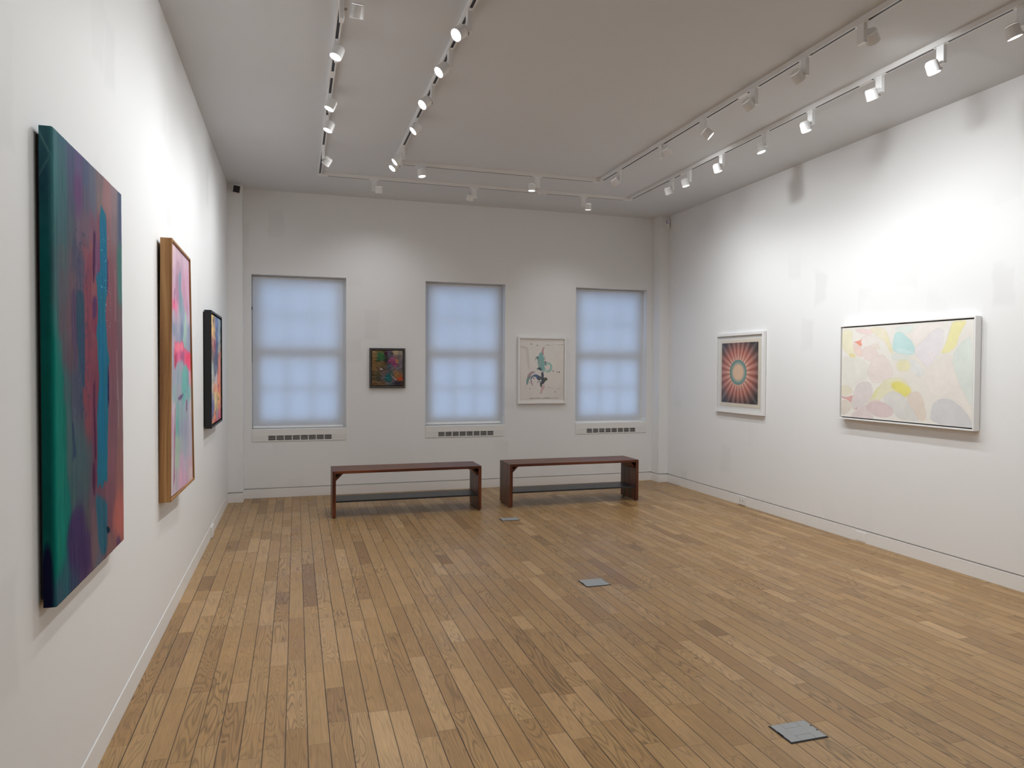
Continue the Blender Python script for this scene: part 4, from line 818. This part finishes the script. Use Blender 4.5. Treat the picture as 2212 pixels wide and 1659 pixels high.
canvas('paper', lambda u, v, h: (3.410 + .593 * u, D - .018 - h, 1.866 - .799 * v), 210, 280, p5_col, paint_mat('watercolour_paper', 0.6, 0.15, 500, 0.3, 0.02), t, 1.15,
       relief=lambda u, v: (fbm(u, v, 3, 3, 63, 2) - .5) * .002 + np.where(v > .96, -.002, 0), org=org)
gf = GLASS.copy(); gf.name = 'picture_glazing'; gf.node_tree.nodes['Transparent BSDF'].inputs[0].default_value = (0.99, 0.99, 0.985, 1)
slab_on(t, 'glazing', PB, inset(O5, .0225), 0.0268, 0.028, gf)

# 6 ---- sunburst print, right wall (a plain generic stand-in)
t = thing('framed_print', 'coral and teal sunburst print in a white frame on the right wall', 'framed print', (W, 6.70, 1.008)); org = tuple(t.location)
O6 = rect(6.262, 7.140, 1.008, 1.897); I6 = inset(O6, 0.030)
frame_on(t, 'frame', PR, O6, I6, 0.004, 0.036, WHF)
slab_on(t, 'backing', PR, inset(O6, .012), 0.0, 0.008, GRYF)
slab_on(t, 'mat_board', PR, inset(O6, .031), 0.008, 0.016, MATB)
pp = rect(6.332, 7.062, 1.083, 1.822)
slab_on(t, 'paper', PR, pp, 0.016, 0.0185, mat('cream_print_paper', s2l((232, 222, 208)), 0.7, vary=0.02))
def p6_col(u, v):
    x = (u - .47); y = (v - .49) ; r = np.hypot(x / .23, y / .205); a = np.arctan2(y, x)
    ray = .5 + .5 * np.cos(a * 24)
    pale = np.array((205, 200, 198.)); coral = np.array((205, 120, 105.)); dark = np.array((62, 58, 64.)); peach = np.array((228, 192, 164.)); teal = np.array((84, 138, 140.)); pink = np.array((236, 178, 158.))
    o = np.clip((r - 1) / 2.0, 0, 1)[:, None]
    base = pink * (1 - np.clip(o * 3.2, 0, 1)) + coral * np.clip(o * 3.2, 0, 1); k = np.clip((o - .36) * 1.7, 0, 1); base = base * (1 - k) + dark * k
    edge = np.clip((ray - .80) * 5, 0, 1)[:, None] * .6; base = base * (1 - edge) + (pale * (1 - .45 * o)) * edge
    sh = (1 - .22 * (ray < .35))[:, None]; base = base * sh
    inn = peach * (1 - np.clip((r - .55) / .42, 0, 1)[:, None]) + teal * np.clip((r - .55) / .42, 0, 1)[:, None]
    m = np.clip((r - 1) * 30 + .5, 0, 1)[:, None]; return inn * (1 - m) + base * m
pc_ = paint_mat('printed_ink', 0.5, 0.05, 500, 0.3, 0.02)
canvas('printed_image', lambda u, v, h: (W - .0195 + 0 * u, 7.035 - .665 * u, 1.789 - .669 * v), 200, 260, p6_col, pc_, t, 1.15, org=org)
slab_on(t, 'glazing', PR, inset(O6, .029), 0.027, 0.0282, gf)

# 7 ---- large pastel painting, right wall
t = thing('framed_painting', 'large painting of pale pastel petal shapes in a slim white frame, right wall', 'painting', (W, 4.50, 1.062)); org = tuple(t.location)
O7 = rect(3.846, 5.160, 1.062, 1.887); I7 = inset(O7, 0.012)
frame_on(t, 'frame', PR, O7, I7, 0.006, 0.061, WHF)
slab_on(t, 'backing', PR, inset(O7, .014), 0.008, 0.030, GRYF)
slab_on(t, 'hanging_cleat', PR, rect(3.90, 5.10, 1.10, 1.85), 0.0, 0.008, BLKF)
def p7_col(u, v):
    C = np.zeros(u.shape + (3,)) + np.array((230, 226, 219.)); n = fbm(u, v, 4, 3, 81); C += (n - .5)[:, None] * np.array((8, 10, 14))
    Q = [(P, tuple(np.array(c) * .80 + np.array((230, 226, 219)) * .20), a, e) for P, c, a, e in PAP]
    C = lay(C, u, v, Q, 1.61, wob=.022, seed=44, edge=.04, wf=9, sm=2, esc=2.0)
    return C + (fbm(u, v, 60, 40, 83, 2) - .5)[:, None] * 3
canvas('canvas', lambda u, v, h: (W - .052 - h, 5.138 - 1.272 * u, 1.865 - .781 * v), 380, 240, p7_col, paint_mat('thin_pastel_paint', 0.6, 0.25, 700, 0.3, 0.02), t, 1.02, org=org)
slab_on(t, 'canvas_edge', PR, rect(3.866, 5.138, 1.084, 1.865), 0.030, 0.0515, MATB)

# ------------------------------------------------------------------ ceiling tracks
TZ = H - 0.034                                # underside of the tracks
XO0, XO1, YO = 0.949, 4.440, 7.528            # outer U
XI0, XI1, YI = 1.628, 3.783, 6.890            # inner U
TRK = mat('track_white_aluminium', (0.80, 0.79, 0.78), 0.4, vary=0.02)
SLOT = mat('track_slot_dark', (0.025, 0.025, 0.03), 0.45, 0.3, vary=0.1)
def rail(org, p, q, along):
    """U-profile from p to q (x0, y0)-(x1, y1): two lips, two sides and a top, open slot beneath"""
    mb = MB(org); (x0, y0), (x1, y1) = p, q; hw, sl = 0.0175, 0.0088
    for a, b, z0, z1 in ((-hw, -hw + .003, TZ, H), (hw - .003, hw, TZ, H), (-hw + .003, -sl, TZ, TZ + .003), (sl, hw - .003, TZ, TZ + .003), (-hw + .003, hw - .003, H - .004, H)):
        if along == 'y': mb.box((x0 + a, y0, z0), (x0 + b, y1, z1))
        else: mb.box((x0, y0 + a, z0), (x1, y0 + b, z1))
    r = mb.build('rail', TRK, None); mb = MB(org)
    if along == 'y': mb.box((x0 - .0085, y0 + .01, TZ + .0004), (x0 + .0085, y1 - .01, TZ + .007))
    else: mb.box((x0 + .01, y0 - .0085, TZ + .0004), (x1 - .01, y0 + .0085, TZ + .007))
    mb.build('slot', SLOT, r); return r
def utrack(x0, x1, yb, label, joins):
    t = thing('lighting_track', label, 'ceiling track', ((x0 + x1) / 2, yb, H), group='nested ceiling lighting tracks'); org = tuple(t.location)
    c = 0.075
    for r in (rail(org, (x0, REAR + .5), (x0, yb - c), 'y'), rail(org, (x1, REAR + .5), (x1, yb - c), 'y'), rail(org, (x0 + c, yb), (x1 - c, yb), 'x')): r.parent = t
    for x, s in ((x0, 1), (x1, -1)):
        mb = MB(org); xa, xb = sorted((x - s * .0185, x + s * c))
        mb.box((xa, yb - .0185, TZ - .001), (xb, yb + .0185, H)); ya = sorted((x - .0185, x + .0185)); mb.box((ya[0], yb - c, TZ - .001), (ya[1], yb - .0185, H))
        mb.build('corner_connector', TRK, t, bevel=0.001)
    for (x, y, al) in joins:
        mb = MB(org)
        if al == 'y': mb.box((x - .0182, y - .055, TZ - .0015), (x + .0182, y + .055, TZ + .004))
        else: mb.box((x - .055, y - .0182, TZ - .0015), (x + .055, y + .0182, TZ + .004))
        mb.build('joiner', TRK, t, bevel=0.0008)
utrack(XO0, XO1, YO, 'outer white U-shaped ceiling lighting track, nearest the walls', [(XO0, 4.92, 'y'), (3.36, YO, 'x'), (XO1, 6.32, 'y'), (XO1, 3.95, 'y')])
utrack(XI0, XI1, YI, 'inner white U-shaped ceiling lighting track, in the middle of the ceiling', [(XI0, 6.44, 'y'), (XI1, 4.40, 'y'), (XI0, 3.4, 'y')])

# ------------------------------------------------------------------ spotlights
LENS_ON = emis('lit_lens', (1.0, 0.985, 0.96), 14.0)
LENS_OFF = mat('unlit_lens_glass', (0.03, 0.03, 0.035), 0.1, vary=0.1)
LAMPW = mat('lamp_white_enamel', (0.82, 0.82, 0.82), 0.32, vary=0.01)
def m_adapter():
    mb = MB().box((-0.0125, -0.026, -0.113), (0.0125, 0.026, 0.0)); mb.box((-0.008, -0.050, -0.004), (0.008, 0.050, 0.002)); return mesh('adapter_box', mb.v, mb.f)
def m_head():
    mb = MB()
    mb.lathe([(0.0, 0.036), (0.030, 0.036), (0.0335, 0.033), (0.0335, 0.030)], n=32, cap=False)
    mb.lathe([(0.0300, 0.0285), (0.0300, 0.0305)], n=32, cap=False)
    mb.lathe([(0.0335, 0.028), (0.0365, 0.025), (0.0375, -0.036), (0.0350, -0.0375), (0.0335, -0.0365), (0.0325, -0.028)], n=32, cap=False)
    mb.lathe([(0.0335, 0.028), (0.001, 0.028)], n=32, cap=False)
    return mesh('lamp_head', mb.v, mb.f)
def m_lens():
    mb = MB().lathe([(0.0322, -0.0285), (0.028, -0.0300), (0.001, -0.0310)], n=28, cap=False); return mesh('lens', mb.v, mb.f)
def m_pivot():
    mb = MB().lathe([(0.009, 0.0), (0.009, 0.030)], axis=0, n=14); return mesh('pivot', mb.v, mb.f)
def m_screw():
    mb = MB().lathe([(0.0022, 0.0), (0.0022, 0.0012)], axis=1, n=8); return mesh('screw', mb.v, mb.f)
ME_A, ME_H, ME_L, ME_P = m_adapter(), m_head(), m_lens(), m_pivot()
ME_LX = ME_L.copy()
mb = MB().lathe([(0.0305, 0.0283), (0.0305, 0.0297)], n=28, cap=False); ME_G = mesh('light_gap', mb.v, mb.f); ME_G.materials.append(emis('leaking_light', (1, .99, .97), 1.3))
for me, m in ((ME_A, LAMPW), (ME_H, LAMPW), (ME_P, METC), (ME_L, LENS_ON), (ME_LX, LENS_OFF)): me.materials.append(m)
for me in (ME_H, ME_L, ME_LX, ME_P):
    me.polygons.foreach_set('use_smooth', [True] * len(me.polygons))
    me.set_sharp_from_angle(angle=math.radians(35))
beam_cache = {}
def beam(power, size):
    k = (round(power, 2), size)
    if k not in beam_cache:
        l = bpy.data.lights.new('spot_beam', 'SPOT'); l.energy = SPOT_POWER * power; l.color = SPOT_COL
        l.spot_size = math.radians(size); l.spot_blend = 1.0; l.shadow_soft_size = 0.028
        beam_cache[k] = l
    return beam_cache[k]
def spot(x, y, al, off, aim, lit, label, group, power=1.0, size=124):
    """off: head centre relative to the track (dx, dy, z below the track), aim: beam direction"""
    t = thing('track_spotlight', label, 'spotlight', (x, y, TZ), group=group)
    a = bpy.data.objects.new('adapter_box', ME_A); COL.objects.link(a); a.parent = t
    if al == 'x': a.rotation_euler = (0, 0, math.pi / 2)
    bv = a.modifiers.new('bevel', 'BEVEL'); bv.width = 0.0015; bv.segments = 2; bv.limit_method = 'ANGLE'
    h = bpy.data.objects.new('lamp_head', ME_H); COL.objects.link(h); h.parent = t
    d = Vector(aim).normalized(); h.location = (off[0], off[1], -off[2])
    h.rotation_euler = d.to_track_quat('-Z', 'Y').to_euler()
    l = bpy.data.objects.new('lens', ME_L if lit else ME_LX); COL.objects.link(l); l.parent = h
    if lit:
        g_ = bpy.data.objects.new('light_gap', ME_G); COL.objects.link(g_); g_.parent = h
    p = bpy.data.objects.new('pivot', ME_P); COL.objects.link(p); p.parent = t
    hd = Vector((off[0], off[1], 0)); p.location = (0, 0, -off[2])
    p.rotation_euler = (0, 0, math.atan2(off[1], off[0]))
    if lit:
        b = bpy.data.objects.new('spot_beam', beam(power, size)); COL.objects.link(b); b.parent = h; b.location = (0, 0, -0.040)
    return t
def row(tr, specs, side, group, first='nearest the viewer'):
    """specs in order from the viewer; the labels count along the track"""
    names = [first, 'second from the viewer', 'third from the viewer', 'fourth from the viewer', 'fifth from the viewer', 'sixth from the viewer', 'seventh from the viewer', 'eighth from the viewer']
    for k, s in enumerate(specs):
        q, off, aim, lit, extra = s[:5]; pw = s[5] if len(s) > 5 else 1.0
        if tr[0] == 'y': x, y = tr[1], q
        else: x, y = q, tr[1]
        spot(x, y, tr[0], off, aim, lit, 'white spotlight%s, %s on the %s track' % (extra, names[k], side), group, pw)
row(('y', XO0), [
    (3.907, (0.080, -0.005, 0.050), (-0.05, 0.42, -0.90), True, ', head beside its box', 0.35),
    (4.426, (0.004, -0.056, 0.082), (-0.33, -0.16, -0.88), True, ' glowing from below', 0.5),
    (5.304, (0.008, -0.056, 0.082), (-0.36, -0.04, -0.86), True, ' glowing from below', 0.48),
    (5.758, (0.016, -0.056, 0.090), (-0.34, -0.08, -0.88), True, ' glowing from below', 0.42),
    (6.526, (0.035, 0.030, 0.120), (-0.45, 0.40, -0.68), True, ' with its lens turned away', 0.5)], 'left outer', 'spotlights on the left outer ceiling track')
row(('y', XI0), [
    (3.833, (-0.050, 0.0, 0.118), (-0.72, -0.34, -0.66), True, ' glaring brightly', 0.9),
    (4.335, (-0.046, 0.0, 0.118), (-0.72, -0.20, -0.68), True, ' with bright oval lens', 0.68),
    (4.911, (-0.050, 0.0, 0.116), (-0.70, -0.28, -0.68), True, ' glaring brightly', 0.68),
    (5.607, (-0.010, -0.055, 0.085), (-0.72, -0.05, -0.70), True, ' pointing down to the left', 0.65),
    (6.321, (-0.050, 0.0, 0.120), (-0.74, -0.04, -0.66), True, ' with a tilted oval lens', 0.7),
    (6.519, (-0.050, 0.0, 0.120), (-0.60, -0.16, -0.70), True, ' at the bend', 0.7)], 'left inner', 'spotlights on the left inner ceiling track')
row(('x', YI), [
    (1.876, (0.004, -0.056, 0.075), (0.12, -0.10, -0.98), True, ' with a short white neck', 0.6),
    (3.083, (-0.058, 0.0, 0.110), (-0.02, 0.02, -1.0), True, ' pointing straight down', 0.6)], 'inner back', 'spotlights on the inner back ceiling track', 'nearest the left bend')
row(('x', YO), [
    (1.502, (0.045, -0.02, 0.100), (0.04, 0.36, -0.95), True, ' pointing down', 0.5),
    (2.576, (-0.040, 0.02, 0.096), (0.03, 0.45, -0.93), False, ' that is switched off', 0.9),
    (3.864, (0.058, 0.0, 0.105), (0.02, 0.12, -0.97), True, ' pointing down', 0.6)], 'outer back', 'spotlights on the outer back ceiling track', 'nearest the left bend')
row(('y', XI1), [
    (3.286, (0.068, 0.0, 0.060), (0.70, 0.35, -0.58), True, ' with head right of its box', 0.6),
    (3.756, (-0.058, 0.0, 0.120), (0.72, 0.12, -0.68), True, ' seen from behind', 0.6),
    (4.267, (-0.052, 0.0, 0.112), (0.72, 0.10, -0.68), True, ' seen from behind', 0.6),
    (4.915, (0.000, -0.056, 0.122), (0.66, -0.34, -0.66), True, ' with lens facing the wall', 0.68),
    (5.584, (0.030, -0.045, 0.060), (0.70, 0.20, -0.66), True, ' with its head folded up', 0.8),
    (6.419, (-0.048, 0.0, 0.112), (0.62, 0.05, -0.76), True, ' near the far bend', 0.65)], 'right inner', 'spotlights on the right inner ceiling track')
row(('y', XO1), [
    (2.857, (-0.070, 0.0, 0.150), (0.30, -0.10, -0.88), True, ' with a broad glowing lens', 0.35),
    (3.356, (-0.066, 0.0, 0.140), (0.26, -0.12, -0.92), True, ' with a thin glowing rim', 0.38),
    (3.825, (-0.068, 0.0, 0.130), (0.42, 0.08, -0.88), True, ' with hidden lens', 0.3),
    (4.481, (-0.052, 0.0, 0.130), (0.24, -0.10, -0.93), True, ' with a thin glowing rim', 0.38),
    (5.024, (-0.050, 0.0, 0.130), (0.22, -0.16, -0.93), True, ' with a thin glowing rim', 0.45),
    (5.651, (-0.046, 0.0, 0.125), (0.24, -0.08, -0.93), True, ' with a thin glowing rim', 0.5),
    (6.210, (-0.046, 0.0, 0.120), (0.22, -0.10, -0.94), True, ' with a thin glowing rim', 0.5),
    (6.542, (-0.044, 0.0, 0.120), (0.40, 0.10, -0.86), True, ' farthest away near the bend', 0.45)], 'right outer', 'spotlights on the right outer ceiling track')
# tracks carry on overhead; unseen spotlights added here to light near walls and floor
BG = 'unseen spotlights added over and behind the viewer'; NTH = ['first', 'second', 'third', 'fourth', 'fifth']
for x, ys, off, aim, pw, nm in ((XO0, (3.1, 2.3, 1.4, 0.5, -0.6), (0.05, 0, .12), (-0.36, 0.02, -0.86), .42, 'left outer'),
        (XI0, (2.9, 1.9, 0.9), (-0.05, 0, .12), (0.35, 0.25, -0.90), .85, 'left inner'),
        (XO1, (2.3, 1.7, 0.9, 0.0), (-0.06, 0, .13), (0.30, 0.0, -0.88), .4, 'right outer'),
        (XI1, (2.6, 1.6, 0.6), (-0.05, 0, .12), (-0.30, 0.35, -0.88), .85, 'right inner')):
    for k, y in enumerate(ys):
        spot(x, y, 'y', off, aim, True, 'added unseen white spotlight on the %s track overhead, %s back from those in view' % (nm, NTH[k]), BG, pw, 136 if 'inner' in nm else 112)
